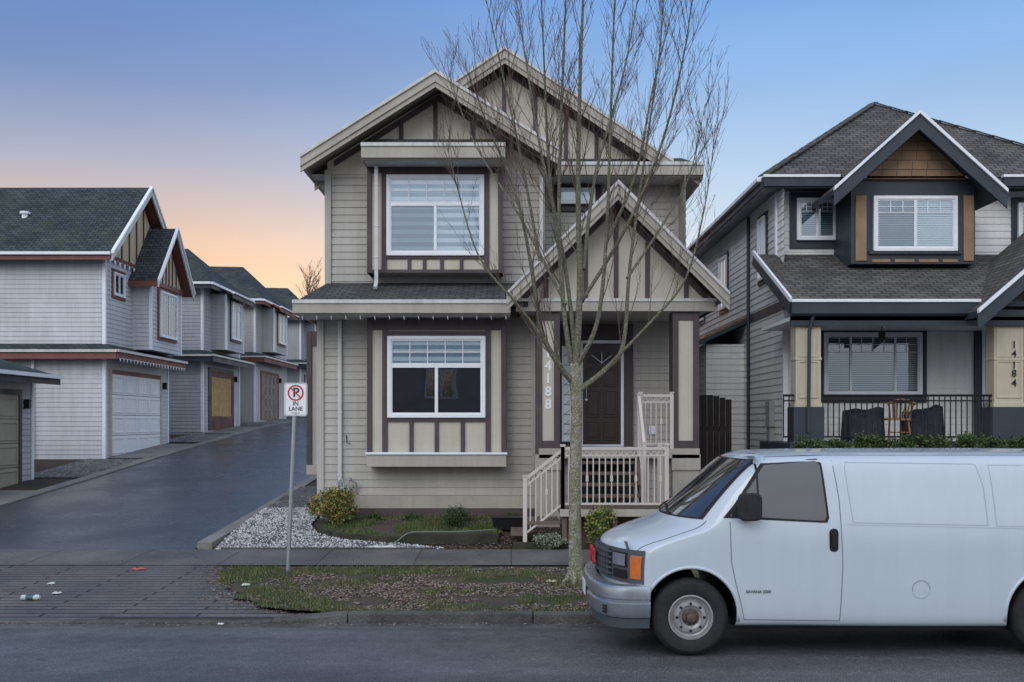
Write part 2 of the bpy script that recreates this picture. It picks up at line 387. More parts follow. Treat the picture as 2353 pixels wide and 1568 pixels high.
# kerb
b=B(); kx0,kx1=X(800,11.95),40
b.hexa([(kx0-.9,11.84,-.1),(kx0,11.84,-.1),(kx0,12.04,-.1),(kx0-.9,12.04,-.1),(kx0-.9,11.84,.045),(kx0,11.86,.13),(kx0,12.04,.135),(kx0-.9,12.04,.07)],CONCD)
x=kx0
while x<kx1:
    b.box(x+.004,x+2.2,11.86+U(-.008,.008),12.04,-.1,.13+U(-.004,.006),CONCD); x+=2.205
b.box(-60,kx0-.9,11.84,12.04,-.1,.042,CONCD)
b.box(-60,60,11.60,11.84,-.1,.018,CONCD)
b.obj('kerb',kind='structure',label='weathered concrete street kerb',bevel=.018)
def lkerb(x0,x1,yy,h,name,label):
    b=B()
    for a,c in zip(yy,yy[1:]):
        b.hexa([(x0,a,lz(a)-.2),(x1,a,lz(a)-.2),(x1,c,lz(c)-.2),(x0,c,lz(c)-.2),(x0,a,lz(a)+h),(x1,a,lz(a)+h),(x1,c,lz(c)+h),(x0,c,lz(c)+h)],CONC)
    b.obj(name,kind='structure',label=label)
lkerb(-5.35,-5.1,[17.0,18,19.5,22,24,27,29,32,38,44.7,53],.09,'lane_kerb','low concrete kerb beside the lane')
lkerb(-11.55,-11.2,[16.8,18,19.5,22,24,27,29,32,35,38,44.7,53,60],.03,'lane_gutter','flat concrete gutter strip beside the lane')
for k,(a,c,m) in enumerate([(22,24.6,CONC),(27.1,31.6,GRAVG),(31.8,36.8,CONC),(37.6,41.6,GRAVG),(41.9,46.8,CONC),(47.2,50.2,GRAVG),(50.3,56.5,CONC)]):
    strip('driveway' if m is CONC else 'gravel',('concrete pad' if m is CONC else 'loose grey gravel')+' before a lane garage',-13.4,-11.56,[a,(a+c)/2,c],lambda y:lz(y)-.01,m)
b=B()
vy=[12.04]+[y for y in vys if y>12.05]
for a,c in zip(vy,vy[1:]):
    for k in range(24):
        xa=lambda y,k=k: verge_x(y)+(40-verge_x(y))*(k/24)**2
        xb=lambda y,k=k: verge_x(y)+(40-verge_x(y))*((k+1)/24)**2
        b.face([(xa(a),a,yz(a)+.02),(xb(a),a,yz(a)+.02),(xb(c),c,yz(c)+.02),(xa(c),c,yz(c)+.02)],TURF)
b.obj('grass_verge',kind='structure',label='patchy muddy grass verge strewn with dead leaves',weld=True)
G1=mat('grass_green',(.085,.125,.035),.7,.4,3); G2=mat('grass_dry',(.19,.17,.08),.8,.4,3)
LF1=mat('leaf_tan',(.27,.19,.13),.8,.3,8); LF2=mat('leaf_grey',(.30,.25,.215),.8,.3,8); LF3=mat('leaf_dark',(.12,.075,.05),.8,.3,8)
b=B()
def blade(b,x,y,z,h,m):
    a=U(0,6.28); w=U(.004,.008); dx,dy=math.cos(a)*w,math.sin(a)*w; l=U(-.5,.5)*h; l2=U(-.5,.5)*h
    b.face([(x-dx,y-dy,z),(x+dx,y+dy,z),(x+l,y+l2,z+h)],m)
from mathutils import noise as mn
for i in range(42000):
    y=12.06+3.2*R(); x0=verge_x(y)-.06+.03*math.sin(y*9); x=x0+(4.2-x0)*R()
    d=mn.noise(Vector((x*.9,y*1.4,3)))+mn.noise(Vector((x*4,y*4,1)))*.4+(.5 if y>14.5 and x<-.6 else 0)+(.35 if x<x0+1.0 else 0)+(.2 if y<12.25 else 0)+(.5 if (x-.9)**2+(y-14)**2<.2 else 0)
    if d<.18+U(-.12,.15): continue
    blade(b,x,y,yz(y)+.015,U(.03,.075),G1 if R()<.7 else G2)
b.obj('grass',kind='stuff',label='sparse short green grass blades on the verge')
b=B()
def leaf(b,x,y,z,s,m):
    a=U(0,6.28); t=U(-.5,.5); c,sn=math.cos(a)*s,math.sin(a)*s
    b.face([(x-c,y-sn,z+abs(t)*s*.4),(x+sn*.5,y-c*.5,z+.004),(x+c,y+sn,z+s*.5*U(.1,1)),(x-sn*.5,y+c*.5,z+.01)],m)
for i in range(30000):
    y=12.1+3.1*R(); x0=verge_x(y)+.05; x=x0+(4.2-x0)*R()
    if mn.noise(Vector((x*1.1,y*1.3,8)))+mn.noise(Vector((x*3.1,y*3.3,8)))*.5<-.2: continue
    if x<x0+.7 and R()<.65: continue
    leaf(b,x,y,yz(y)+.025,U(.009,.027),random.choice([LF1,LF2,LF2,LF3]))
for i in range(900):
    y=U(12.1,15.25); x=verge_x(y)-abs(random.gauss(0,.22)); leaf(b,x,y,lz(y)+.014,U(.008,.022),random.choice([LF1,LF3,LF3,LF2]))
for i in range(350):
    y=U(12.1,16.7); x=U(-6.5,4); leaf(b,x,y,lz(y)+.014 if (y>15.3 or x<verge_x(y)) else yz(y)+.03,U(.010,.022),random.choice([LF1,LF3,LF3]))
for i in range(500):
    leaf(b,U(-8,2),11.83-abs(random.gauss(0,.10)),.022,U(.008,.020),random.choice([LF1,LF3,LF2]))
b.obj('leaf_litter',kind='stuff',label='dead brown and grey leaves on the verge')
# ------------------------------------------------------------------ front yard
def poly_surf(name,label,pts,m,dz,kind='structure'):
    b=B()
    xs_=[p[0] for p in pts]; ys_=[p[1] for p in pts]
    def inside(x,y):
        c=False; j=len(pts)-1
        for i in range(len(pts)):
            if (pts[i][1]>y)!=(pts[j][1]>y) and x<(pts[j][0]-pts[i][0])*(y-pts[i][1])/(pts[j][1]-pts[i][1])+pts[i][0]: c=not c
            j=i
        return c
    s=.08; x=min(xs_)
    while x<max(xs_):
        y=min(ys_)
        while y<max(ys_):
            if inside(x+s/2,y+s/2): b.face([(x,y,yz(y)+dz),(x+s,y,yz(y)+dz),(x+s,y+s,yz(y+s)+dz),(x,y+s,yz(y+s)+dz)],m)
            y+=s
        x+=s
    b.obj(name,kind=kind,label=label,weld=True); return inside
gp=[(-4.95,16.86),(-1.3,16.86),(-1.15,17.05),(-1.9,17.3),(-2.9,17.55),(-3.5,18.0),(-3.75,18.7),(-3.8,19.5),(-3.8,24),(-5.05,24),(-5.05,17.0)]
ins=poly_surf('white_gravel','white pebble bed beside the house corner',gp,GRAVW,.0)
b=B(); GW1=mat('pebble_white',(.54,.55,.56),.7,.3,20); GW2=mat('pebble_grey',(.24,.24,.245),.7,.2,20)
cnt=0
while cnt<5200:
    x=U(-5.05,-1.1); y=U(16.86,20.5)
    if not ins(x,y): continue
    cnt+=1
    if mn.noise(Vector((x*1.8,y*2.2,5)))<-.22 and R()<.6: continue
    s=U(.010,.026); z=yz(y)+.004; a=U(0,3)
    p=[(x+s*math.cos(a+k*1.57)*U(.7,1.2),y+s*math.sin(a+k*1.57)*U(.7,1.2),z) for k in range(4)]; t=(x+U(-.3,.3)*s,y,z+s*.9)
    for k in range(4): b.face([p[k],p[(k+1)%4],t],GW1 if R()<.64 else GW2)
for i in range(500):
    x=U(-5.0,-1.2); y=U(16.9,19.5)
    if ins(x,y): leaf(b,x,y,yz(y)+.02,U(.012,.03),random.choice([LF1,LF3]))
b.obj('pebbles',kind='stuff',label='loose white pebbles on the bed')
lp=[(-3.4,18.0),(-2.8,17.62),(-1.9,17.42),(-.3,17.42),(-.1,18.4),(-.5,19.3),(-3.3,19.3),(-3.6,18.6)]
ins2=poly_surf('garden_lawn','small mossy lawn bed under the window',lp,TURF,.03)
b=B()
for i in range(11000):
    x=U(-3.6,0);y=U(17.4,19.3)
    if ins2(x,y) and mn.noise(Vector((x*1.5,y*2,1)))>-.2: blade(b,x,y,yz(y)+.03,U(.03,.10),G1 if R()<.8 else G2)
for i in range(2600):
    x=U(-1.4,.9);y=U(16.9,18.6); leaf(b,x,y,yz(y),U(.012,.03),random.choice([LF1,LF3]))
for i in range(900):
    x=U(-3.6,.2);y=U(18.6,19.4); leaf(b,x,y,yz(y)+.05,U(.012,.03),random.choice([LF1,LF3]))
b.obj('lawn_grass',kind='stuff',label='short grass growing in the front garden bed')
def edging(name,label,pts,w,h,m):
    b=B()
    for (x0,y0),(x1,y1) in zip(pts,pts[1:]): b.beam((x0,y0,yz(y0)+h/2-.02),(x1,y1,yz(y1)+h/2-.02),w,h+.04,m)
    return b.obj(name,label=label,cat='garden edging',bevel=.01)
edging('garden_edging','dark stone edging curved around the lawn bed',[(-3.62,18.6),(-3.4,18.0),(-3.2,17.8),(-2.8,17.62),(-2.35,17.5),(-1.9,17.42)],.07,.09,TIMB)
edging('timber_edging','mossy timber sleeper edging the garden bed',[(-1.9,17.4),(-.25,17.4)],.14,.16,TIMB)
edging('timber_edging','low timber border before the entrance steps',[(.02,16.92),(1.6,16.92)],.10,.13,TIMB)
edging('brick_edging','row of small bricks between gravel and sidewalk',[(x*.12-4.9,16.84+.02*(x%2)) for x in range(31)],.05,.06,CONCD)
# ------------------------------------------------------------------ MAIN HOUSE
H=thing('house','two-storey taupe siding house with brown trim, gables and front porch','house',(0,19.5,.4))
b=B()
b.box(-3.74,3.55,20.5,33,.3,4.9,SIDE); b.box(-3.74,3.53,21.4,33,4.9,7.6,SIDE)
b.box(-3.74,.46,19.5,20.5,.3,4.6,SIDE); b.box(-3.74,.63,20.3,21.4,4.6,7.6,SIDE)
b.lap_y(-3.74,.46,.98,4.5,19.5,SIDE); b.lap_y(-3.74,.63,5.1,7.45,20.3,SIDE); b.lap_y(.63,3.53,5.0,7.45,21.4,SIDE)
b.lap_y(.46,3.55,1.9,4.45,20.5,SIDE); b.lap_x(19.5,33,.9,4.6,-3.74,SIDE); b.lap_x(20.3,33,5.1,7.5,-3.74,SIDE); b.lap_x(20.5,33,.9,7.5,3.55,SIDE,k=1)
b.lap_x(20.3,21.4,5.1,7.5,.63,SIDE,k=1)
b.box(.5,3.5,18.93,18.98,.3,1.78,SIDE); b.lap_y(.5,3.5,.4,1.75,18.93,SIDE)
wall=b.obj('wall',H,label='taupe horizontal lap siding walls')
b=B(); b.box(-3.70,.42,19.46,19.49,.3,.62,CONC); b.obj('foundation',H)
for q,m in (((-3.79,-3.66,19.44,19.57,.98,4.38),SIDE),((-3.79,-3.66,20.24,20.36,5.1,7.5),SIDE),((.55,.66,20.24,20.36,5.1,7.45),SIDE),((3.47,3.56,21.36,21.44,5.0,7.45),SIDE),((.38,.455,19.43,19.52,.975,4.38),SIDE)):
    b=B(); b.box(*q,m); b.obj('corner_board',H,bevel=.005)
for q,m in (((-3.76,.47,19.44,19.50,.72,.97),BEIGE),((-3.70,.42,19.43,19.459,.58,.70),BROWN),((-3.76,.65,20.25,20.30,5.02,5.14),BEIGE)):
    b=B(); b.box(*q,m); b.obj('trim_board',H,bevel=.005)
b=B(); b.box(-4.25,-3.75,21,24,1.3,4.3,SIDE); b.box(-4.30,-4.2,20.95,21.05,1.5,4.3,BROWN); b.box(-4.30,-3.77,20.93,20.99,1.3,1.5,BEIGE); b.box(-4.2,-3.77,20.96,20.99,4.0,4.3,BROWN)
b.obj('side_bay',H)
b=B(); b.box(-4.02,-3.75,24,26,6.3,7.2,SIDE); b.box(-4.05,-3.75,23.95,24.0,6.2,6.35,BROWN); b.box(-4.0,-3.75,22.6,24.4,5.0,5.6,ROOF); b.obj('side_eave',H)
# lower bay
BX0,BX1=X(843,19.1),X(1163,19.1); bz0=Z(1042,19.1); bz1=4.38
b=B(); b.box(BX0+.02,BX1-.02,19.12,19.52,bz0,bz1,LBEIGE)
tw=.095
b.box(BX0,BX0+tw,19.08,19.5,bz0,bz1,BROWN); b.box(BX1-tw,BX1,19.08,19.5,bz0,bz1,BROWN)
b.box(BX0+tw,BX1-tw,19.08,19.12,bz1-.22,bz1,BROWN)
wx0,wx1,wz0,wz1=X(890,19.1),X(1115,19.1),Z(960,19.1),Z(773,19.1)
b.box(wx0-.10,wx0,19.08,19.12,bz0,bz1-.22,BROWN); b.box(wx1,wx1+.10,19.08,19.12,bz0,bz1-.22,BROWN)
b.box(wx0,wx1,19.08,19.12,wz0-.075,wz0,BROWN); b.box(wx0,wx1,19.08,19.12,wz1,wz1+.0+.1,BROWN)
for p in (945,1003,1063): x=X(p,19.1); b.box(x-.04,x+.04,19.085,19.12,bz0,wz0-.075,BROWN)
bay=b.obj('bay',H,label='square bay with beige panels and brown battens',bevel=.004)
b=B(); b.box(BX0,BX1,19.02,19.5,Z(1073,19.02),Z(1045,19.02)-.003,BEIGE); b.box(BX0-.02,BX1+.02,18.99,19.08,Z(1045,19.0),Z(1040,19.0),WHITE); b.obj('sill',bay,bevel=.005)
win(H,wx0,wx1,wz0,wz1,19.12,'t2','top',label='white framed window with blind in the transom')
# upper bay
UX0,UX1=X(843,19.8),X(1155,19.8); uz0,uz1=Z(628,19.8),7.46
b=B(); b.box(UX0+.02,UX1-.02,19.82,20.32,uz0,uz1,LBEIGE)
b.box(UX0,UX0+.09,19.78,20.3,uz0,uz1,BROWN); b.box(UX1-.09,UX1,19.78,20.3,uz0,uz1,BROWN); b.box(UX0+.09,UX1-.09,19.78,19.82,uz1-.13,uz1,BROWN)
vx0,vx1,vz0,vz1=X(888,19.8),X(1112,19.8),Z(588,19.8),Z(403,19.8)
b.box(vx0-.10,vx0,19.78,19.82,uz0+.07,uz1-.13,BROWN); b.box(vx1,vx1+.10,19.78,19.82,uz0+.07,uz1-.13,BROWN)
b.box(UX0+.09,UX1-.09,19.77,19.82,uz0,uz0+.07,BROWN); b.box(vx0,vx1,19.78,19.82,vz0-.06,vz0,BROWN); b.box(vx0,vx1,19.78,19.82,vz1,uz1-.13,BROWN)
for p in (940,975,1015,1060): x=X(p,19.8); b.box(x-.035,x+.035,19.785,19.82,uz0+.07,vz0-.06,BROWN)
b.obj('bay',H,label='upper bay with brown trim and beige panels',bevel=.004)
win(H,vx0,vx1,vz0,vz1,19.82,'t2','zebra',label='white framed upper window with striped blinds')
# small upper window
sx0,sx1,sz0,sz1=X(1280,21.4),X(1366,21.4),Z(472,21.4),Z(434,21.4)
b=B(); b.frame(sx0-.14,sx1+.14,sz0-.14,sz1+.06,.12,21.33,21.38,BROWN); b.box(sx0-.02,sx1+.02,21.37,21.40,sz0-.02,sz1-.06,BROWN); b.obj('window_trim',H,bevel=.004)
win(H,sx0,sx1,sz0,sz1-.02,21.30,'s2','plain',fw=.045)
# roofs
def gable(b,xp,zp,xl,xr,sl,y0,y1,t,m,m2):
    for xe in (xl,xr):
        ze=zp-sl*abs(xe-xp); q=[(xp,y0,zp),(xe,y0,ze),(xe,y1,ze),(xp,y1,zp)]
        b.prism(q,(0,0,-t),m,m2)
b=B()
gable(b,-1.5,9.27,-4.12,.93,.63,19.62,24.5,.13,ROOF,BEIGE)
gable(b,-.15,10.17,-4.1,3.9,.67,20.82,33.4,.13,ROOF,BEIGE)
gable(b,1.93,6.76,-.08,3.93,1.0,18.22,21.4,.13,ROOF,BEIGE)
b.prism([(-4.03,18.6,4.64),(.3,18.6,4.64),(.62,20.3,5.22),(-3.74,20.3,5.22)],(0,0,-.1),ROOF)
b.prism([(-4.03,18.6,4.64),(-3.73,20.3,5.22),(-3.73,32,5.22),(-4.03,32,4.64)],(0,0,-.1),ROOF)
px0,px1=X(832,19.3),X(1160,19.3)
b.prism([(px0,19.27,7.72),(px1,19.27,7.72),(px1,20.31,8.14),(px0,20.31,8.14)],(0,0,-.08),ROOF)
b.prism([(.8,20.72,7.73),(3.96,20.72,7.73),(3.6,21.25,8.0),(.8,21.25,8.0)],(0,0,-.08),ROOF)
roof=b.obj('roof',H,label='dark asphalt shingle gabled roof with moss')
b=B()
def barge2(xp,zp,xl,xr,sl,y,h1=.24,cap=GUT):
    for xe in (xl,xr):
        ze=zp-sl*abs(xe-xp)
        b.barge(xp,zp-.045,xe,ze-.045,h1*math.sqrt(1+sl*sl),y-.04,y,BEIGE)
        b.barge(xp,zp+.02,xe,ze+.02,.07,y-.075,y-.0,cap)
        b.barge(xp,zp-.17,xe,ze-.17,.06,y-.07,y-.041,BEIGE)
barge2(-1.5,9.28,-4.14,.95,.63,19.61); barge2(-.15,10.18,-4.1,3.35,.67,20.81); barge2(1.93,6.77,-.1,3.95,1.0,18.21,.2)
gutter(b,-4.05,-.03,18.57,4.38,4.66,BEIGE)
gutter(b,px0,px1,19.25,7.43,7.75,BEIGE); b.box(px0,px0+.04,19.27,20.3,7.43,7.68,BEIGE); b.box(px1-.04,px1,19.27,20.3,7.43,7.68,BEIGE)
b.prism([(px0,19.28,7.68),(px0,20.3,8.1),(px0,20.3,7.68)],(.03,0,0),BEIGE); b.prism([(px1-.03,19.28,7.68),(px1-.03,20.3,8.1),(px1-.03,20.3,7.68)],(.03,0,0),BEIGE)
gutter(b,.9,3.95,20.7,7.46,7.76,BEIGE); b.box(3.90,3.96,20.73,33.3,7.42,7.66,BEIGE); b.box(-4.14,-4.08,19.63,33.3,7.38,7.58,BEIGE)
b.box(-4.05,-4.01,18.6,32,4.4,4.62,BEIGE)
b.obj('fascia',roof,label='beige bargeboards and light gutters',bevel=.006)
b=B() # soffits
b.box(-4.0,-.04,18.6,19.5,4.385,4.40,GUT); b.box(px0+.04,px1-.04,19.28,20.28,7.44,7.455,GUT); b.box(.66,3.9,20.73,21.4,7.465,7.48,GUT); b.box(3.53,3.9,21.4,33,7.465,7.48,GUT); b.box(-4.08,-3.74,20.3,33,7.40,7.42,GUT); b.box(.1,3.75,18.72,20.5,4.46,4.475,GUT)
b.obj('soffit',roof)
def field(b,y,poly,m): b.prism([(x,y,z) for x,z in poly],(0,.05,0),m)
def rake(b,xp,zp,xl,xr,sl,y,off,h,m):
    for xe in (xl,xr): b.barge(xp,zp-off,xe,zp-off-sl*abs(xe-xp),h,y-.03,y-.002,m)
b=B()
field(b,20.28,[(-3.74,7.42),(.63,7.42),(.63,7.72),(-1.5,9.06),(-3.74,7.66)],LBEIGE)
field(b,21.2,[(-3.3,7.5),(3.5,7.5),(-.15,9.95)],LBEIGE)
field(b,18.7,[(.1,4.68),(3.76,4.68),(1.93,6.55)],LBEIGE)
b.obj('gable_panel',H,label='beige stucco gable panels')
b=B()
rake(b,-1.5,9.02,-3.6,.6,.63,20.28,.0,.13,BROWN); rake(b,-.15,9.92,-3.2,3.2,.67,21.2,0,.15,BROWN); rake(b,1.93,6.50,.2,3.66,1.0,18.7,0,.15,BROWN)
def batten(x,z0,zt,y,w=.085): b.box(x-w/2,x+w/2,y-.028,y-.001,z0,zt,BROWN)
for p in (922,1000,1085): x=X(p,20.28); batten(x,8.1,9.0-.63*abs(x+1.5)-.1,20.28)
for p in (1158,1229,1300,1370): x=X(p,21.2); batten(x,7.9,9.9-.67*abs(x+.15)-.12,21.2)
for p in (1255,1345,1415,1487,1576): x=X(p,18.7); batten(x,4.70,6.48-abs(x-1.93)-.13,18.7)
b.obj('batten',H,label='dark brown half-timber battens',bevel=.003)
# porch
b=B(); b.box(.07,3.78,18.62,18.76,4.46,4.70,BEIGE); b.box(.1,3.8,18.60,18.63,4.64,4.70,GUT); b.box(.1,.2,18.76,20.5,4.46,4.7,BEIGE); b.box(3.66,3.76,18.76,20.5,4.46,4.7,BEIGE)
b.obj('porch_beam',H,bevel=.005)
def post(x0,x1,label):
    b=B(); b.box(x0+.02,x1-.02,18.72,19.1,1.8,4.46,LBEIGE); w=.11
    b.box(x0,x0+w,18.69,19.12,1.8,4.46,BROWN); b.box(x1-w,x1,18.69,19.12,1.8,4.46,BROWN)
    b.box(x0+w,x1-w,18.70,18.72,1.8,2.05,BROWN); b.box(x0+w,x1-w,18.70,18.72,4.3,4.46,BROWN)
    b.box(x0-.02,x1+.02,18.66,19.14,1.5,1.795,BEIGE); b.box(x0+.0,x1+.0,18.69,19.1,.3,1.495,BEIGE)
    return b.obj('post',H,label=label,bevel=.004)
pl=post(X(1232,18.7),X(1286,18.7),'porch post with brown edges bearing house numbers'); post(X(1545,18.7),X(1606,18.7),'porch post with brown edge boards')
for i,ch in enumerate('14188'):
    b=B(); text(b,ch,.25,X(1259,18.7),18.712,Z(812+i*29.5,18.7),WHITE,.005); b.obj('digit',pl,label='white metal digit '+ch)
b=B(); b.box(.5,3.5,18.7,20.5,1.80,1.90,STEP); b.box(.5,3.5,18.66,18.70,1.72,1.905,BEIGE); b.obj('porch_deck',H,bevel=.004)
b=B()
xa,xb=3.02,3.5
for i in range(6):
    x=xa+.04+i*.085; b.box(x,x+.035,18.71,18.72,.5,1.5,STEP)
for i in range(11):
    z=.52+i*.09; b.box(xa,xb,18.695,18.708,z,z+.035,STEP)
b.box(3.0,3.5,18.86,18.88,.3,1.7,INTER)  # dark sheet standing in for the shade under the porch
b.obj('lattice',H)
# door
dx0,dx1,dz0,dz1=X(1338,20.5),X(1425,20.5),1.94,3.99
b=B(); b.frame(dx0-.06,dx1+.06,dz0-.06,dz1+.07,.06,20.40,20.47,WHITE); b.box(dx1+.065,dx1+.25,20.41,20.47,1.9,4.4,BROWN); b.box(X(1283,20.5),dx0-.07,20.43,20.47,1.9,4.4,BROWN); b.box(dx0-.06,dx1+.06,20.42,20.47,4.08,4.4,BROWN)
b.obj('door_frame',H,bevel=.004)
b=B(); b.box(dx0,dx1,20.42,20.46,dz0,dz1,DOOR)
for cx in ((dx0*3+dx1)/4+.02,(dx0+dx1*3)/4-.02):
    for za,zb in ((2.03,2.42),(2.50,3.05),(3.12,3.5)):
        b.frame(cx-.14,cx+.14,za,zb,.025,20.405,20.42,DOOR); b.box(cx-.09,cx+.09,20.408,20.42,za+.05,zb-.05,DOOR)
dr=b.obj('door',H,label='dark brown panelled front door',bevel=.006)
b=B(); cx=(dx0+dx1)/2
arc=[(cx+.3*math.cos(t),20.415,3.6+.24*math.sin(t)) for t in [math.pi*i/10 for i in range(11)]]
b.prism(arc,(0,-.004,0),GLASS,BLACK)
for t in (.25,.5,.75): b.beam((cx,20.405,3.6),(cx+.29*math.cos(math.pi*t),20.405,3.6+.23*math.sin(math.pi*t)),.012,.012,GALV)
b.obj('door_glass',dr)
b=B(); b.tube([(dx0+.07,20.37,2.9),(dx0+.07,20.37,3.1)],.012,8,GALV); b.lathe([(0,-.02),(.03,-.015),(.03,.02)],(dx0+.07,20.40,2.85),12,GALV); b.obj('handle',dr)
b=B(); x0,x1=X(1290,20.5),X(1326,20.5); b.frame(x0,x1,2.0,3.95,.04,20.39,20.43,WHITE); b.face([(x0+.04,20.415,2.04),(x1-.04,20.415,2.04),(x1-.04,20.415,3.91),(x0+.04,20.415,3.91)],BLIND)
for i in range(9):
    z=2.15+i*.2; b.box(x0+.04,x1-.04,20.40,20.41,z,z+.012,SHEERD)
    b.beam((x0+.05,20.405,z),(x1-.05,20.405,z+.18),.006,.008,SHEERD)
b.obj('sidelight',H)
b=B(); b.box(X(1490,20.5),X(1505,20.5),20.44,20.47,2.15,2.32,WHITE); b.obj('wall_socket',H)
# steps
b=B()
for i,z in enumerate((1.10,1.29,1.48,1.67)):
    y=17.82+i*.22; b.box(1.18,2.3,y,y+.27,z-.05,z,STEP)
b.prism([(1.15,17.8,.9),(1.15,18.7,1.85),(1.15,18.7,1.6),(1.15,18.05,.9)],(.04,0,0),STEP); b.prism([(2.30,17.8,.9),(2.30,18.7,1.85),(2.30,18.7,1.6),(2.30,18.05,.9)],(.04,0,0),STEP)
b.box(1.2,2.3,18.86,18.90,.9,1.78,INTER)  # dark sheet painted as the gloom behind the open risers
for x in (1.55,1.95): b.box(x,x+.04,17.9,18.6,.9,1.04,STEP)
b.box(.81,2.66,16.92,17.82,.84,.92,STEP); b.box(.81,2.66,16.90,16.92,.80,.925,BEIGE)
for x in (.85,1.7,2.58): b.box(x,x+.08,16.96,17.04,.15,.84,STEP)
b.box(.25,.81,16.95,17.8,.66,.72,STEP); b.box(-.02,.25,16.95,17.8,.47,.53,STEP)
b.box(.9,2.6,17.5,17.55,.2,.83,STEP)
b.obj('steps',H,label='brown wooden entrance steps with open risers and landing',bevel=.004)
def rail(pts,zlo,hgt,n,label,posts=True):
    (xa,ya,za),(xb,yb,zb)=pts; b=B()
    b.beam((xa,ya,za+hgt),(xb,yb,zb+hgt),.055,.05,RAIL); b.beam((xa,ya,za+hgt-.12),(xb,yb,zb+hgt-.12),.03,.03,RAIL); b.beam((xa,ya,za+zlo),(xb,yb,zb+zlo),.03,.035,RAIL)
    for i in range(1,n):
        t=i/n; x=xa+(xb-xa)*t; y=ya+(yb-ya)*t; z=za+(zb-za)*t
        b.box(x-.011,x+.011,y-.011,y+.011,z+zlo,z+hgt-.12,RAIL)
        if i%4==0: b.box(x-.022,x+.022,y-.022,y+.022,z+hgt*.45,z+hgt*.55,RAIL)
    for i in range(n*2):
        t0=i/(n*2);t1=(i+1)/(n*2); f=lambda t,u:(xa+(xb-xa)*t,ya+(yb-ya)*t,za+(zb-za)*t+u)
        u0,u1=((hgt-.105,hgt-.03) if i%2 else (hgt-.03,hgt-.105)); b.beam(f(t0,u0),f(t1,u1),.010,.012,RAIL)
    if posts:
        for x,y,z in pts: b.box(x-.035,x+.035,y-.035,y+.035,z-.1,z+hgt+.05,RAIL); b.box(x-.045,x+.045,y-.045,y+.045,z+hgt+.05,z+hgt+.07,RAIL)
    b.obj('railing',H,label=label,bevel=.003)
rail([(.86,16.98,.93),(2.62,16.98,.93)],.08,1.02,17,'almond metal landing railing')
rail([(.22,16.98,.42),(.86,16.98,.93)],.08,1.0,7,'almond metal sloping stair railing')
rail([(2.62,17.07,.93),(2.62,17.8,.93)],.08,1.02,8,'almond metal landing railing')
rail([(2.40,18.7,1.91),(2.98,18.7,1.91)],.08,.98,6,'almond metal porch railing')
rail([(2.36,17.86,1.0),(2.36,18.6,1.88)],.08,.98,7,'almond metal stair railing')
rail([(1.12,17.86,1.0),(1.12,18.66,1.88)],.08,.98,7,'almond metal stair railing')
downpipe(H,X(781,19.45),19.47,.75,4.38); downpipe(H,X(865,19.6),19.60,5.0,7.42,w=.07); downpipe(H,X(1243,20.25),20.24,5.1,7.35)
b=B(); b.tube([(-3.95,18.59,4.385),(-.1,18.59,4.385)],.005,4,WHITE)
for i in range(15): x=-3.9+i*.27; b.tube([(x,18.59,4.383),(x+.01,18.58,4.30)],[.012,.004],5,WHITE)
b.obj('string_lights',H)
b=B(); gx=X(795,19.4); b.box(gx-.08,gx+.09,19.22,19.38,.95,1.15,GREYM); b.lathe([(0,-.01),(.07,-.01),(.07,.04)],(gx,19.2,1.06),14,GREYM); b.tube([(gx-.14,19.35,.5),(gx-.14,19.35,1.25),(gx-.05,19.3,1.3),(gx-.03,19.3,1.15)],.018,8,GREYM); b.tube([(gx+.06,19.3,1.15),(gx+.08,19.3,1.28),(gx+.2,19.35,1.22),(gx+.2,19.45,1.0)],.018,8,GREYM); b.lathe([(0,0),(.05,.01),(.05,.05),(0,.06)],(gx+.08,19.3,1.27),12,GREYM,'z')
b.obj('gas_meter',H,label='grey gas meter with pipes')
b=B(); b.tube([(X(795,19.45),19.46,2.15),(X(797,19.45),19.42,2.0),(X(806,19.45),19.42,1.97)],.008,5,BLACK); b.obj('cable',H)
# ------------------------------------------------------------------ RIGHT HOUSE
Q=thing('house','two-storey white siding house with navy trim and covered porch','house',(9,21,.8))
b=B(); xl=X(1785,21.5)
b.box(xl,13,21.5,34,.6,7.35,WSIDE); b.box(xl+.0,13,20.9,21.5,1.6,5.6,WSIDE)
b.lap_y(xl,13,5.6,7.3,21.5,WSIDE); b.lap_y(xl,13,1.9,4.6,20.9,WSIDE); b.lap_x(20.9,34,.8,7.3,xl,WSIDE)
b.box(4.75,xl,24.5,30,.6,4.3,WSIDE); b.lap_x(24.5,30,.8,4.3,4.75,WSIDE); b.lap_y(4.75,xl,.8,4.3,24.5,WSIDE)
b.box(xl-.05,xl+.06,21.44,21.55,5.6,7.3,WHITE); b.box(xl-.04,xl+.06,20.85,20.95,1.2,4.6,WHITE)
b.obj('wall',Q,label='white horizontal lap siding walls')
b=B(); ex=X(1752,20.9); ap=(9.05,25,10.35)
zr=7.52
fr_=13.0
b.face([(ex,20.9,zr),(fr_,20.9,zr),ap],ROOFR); b.face([(ex,20.9,zr),ap,(9.05,31,10.35),(ex,35,zr)],ROOFR); b.face([(fr_,20.9,zr),(fr_,35,zr),(9.05,31,10.35),ap],ROOFR)
b.face([(ex,20.9,zr-.02),(fr_,20.9,zr-.02),(fr_,35,zr-.02),(ex,35,zr-.02)],WHITE)
gable(b,X(2110,19.9),8.55,X(1916,19.9),X(2310,19.9),.9,19.9,24.2,.12,ROOFR,NAVY)
px=X(1815,18.7)
b.prism([(px,18.7,4.66),(13,18.7,4.66),(13,21.5,6.0),(px,21.5,6.0)],(0,0,-.1),ROOFR,NAVY)
gxp,gzp=11.0,6.6
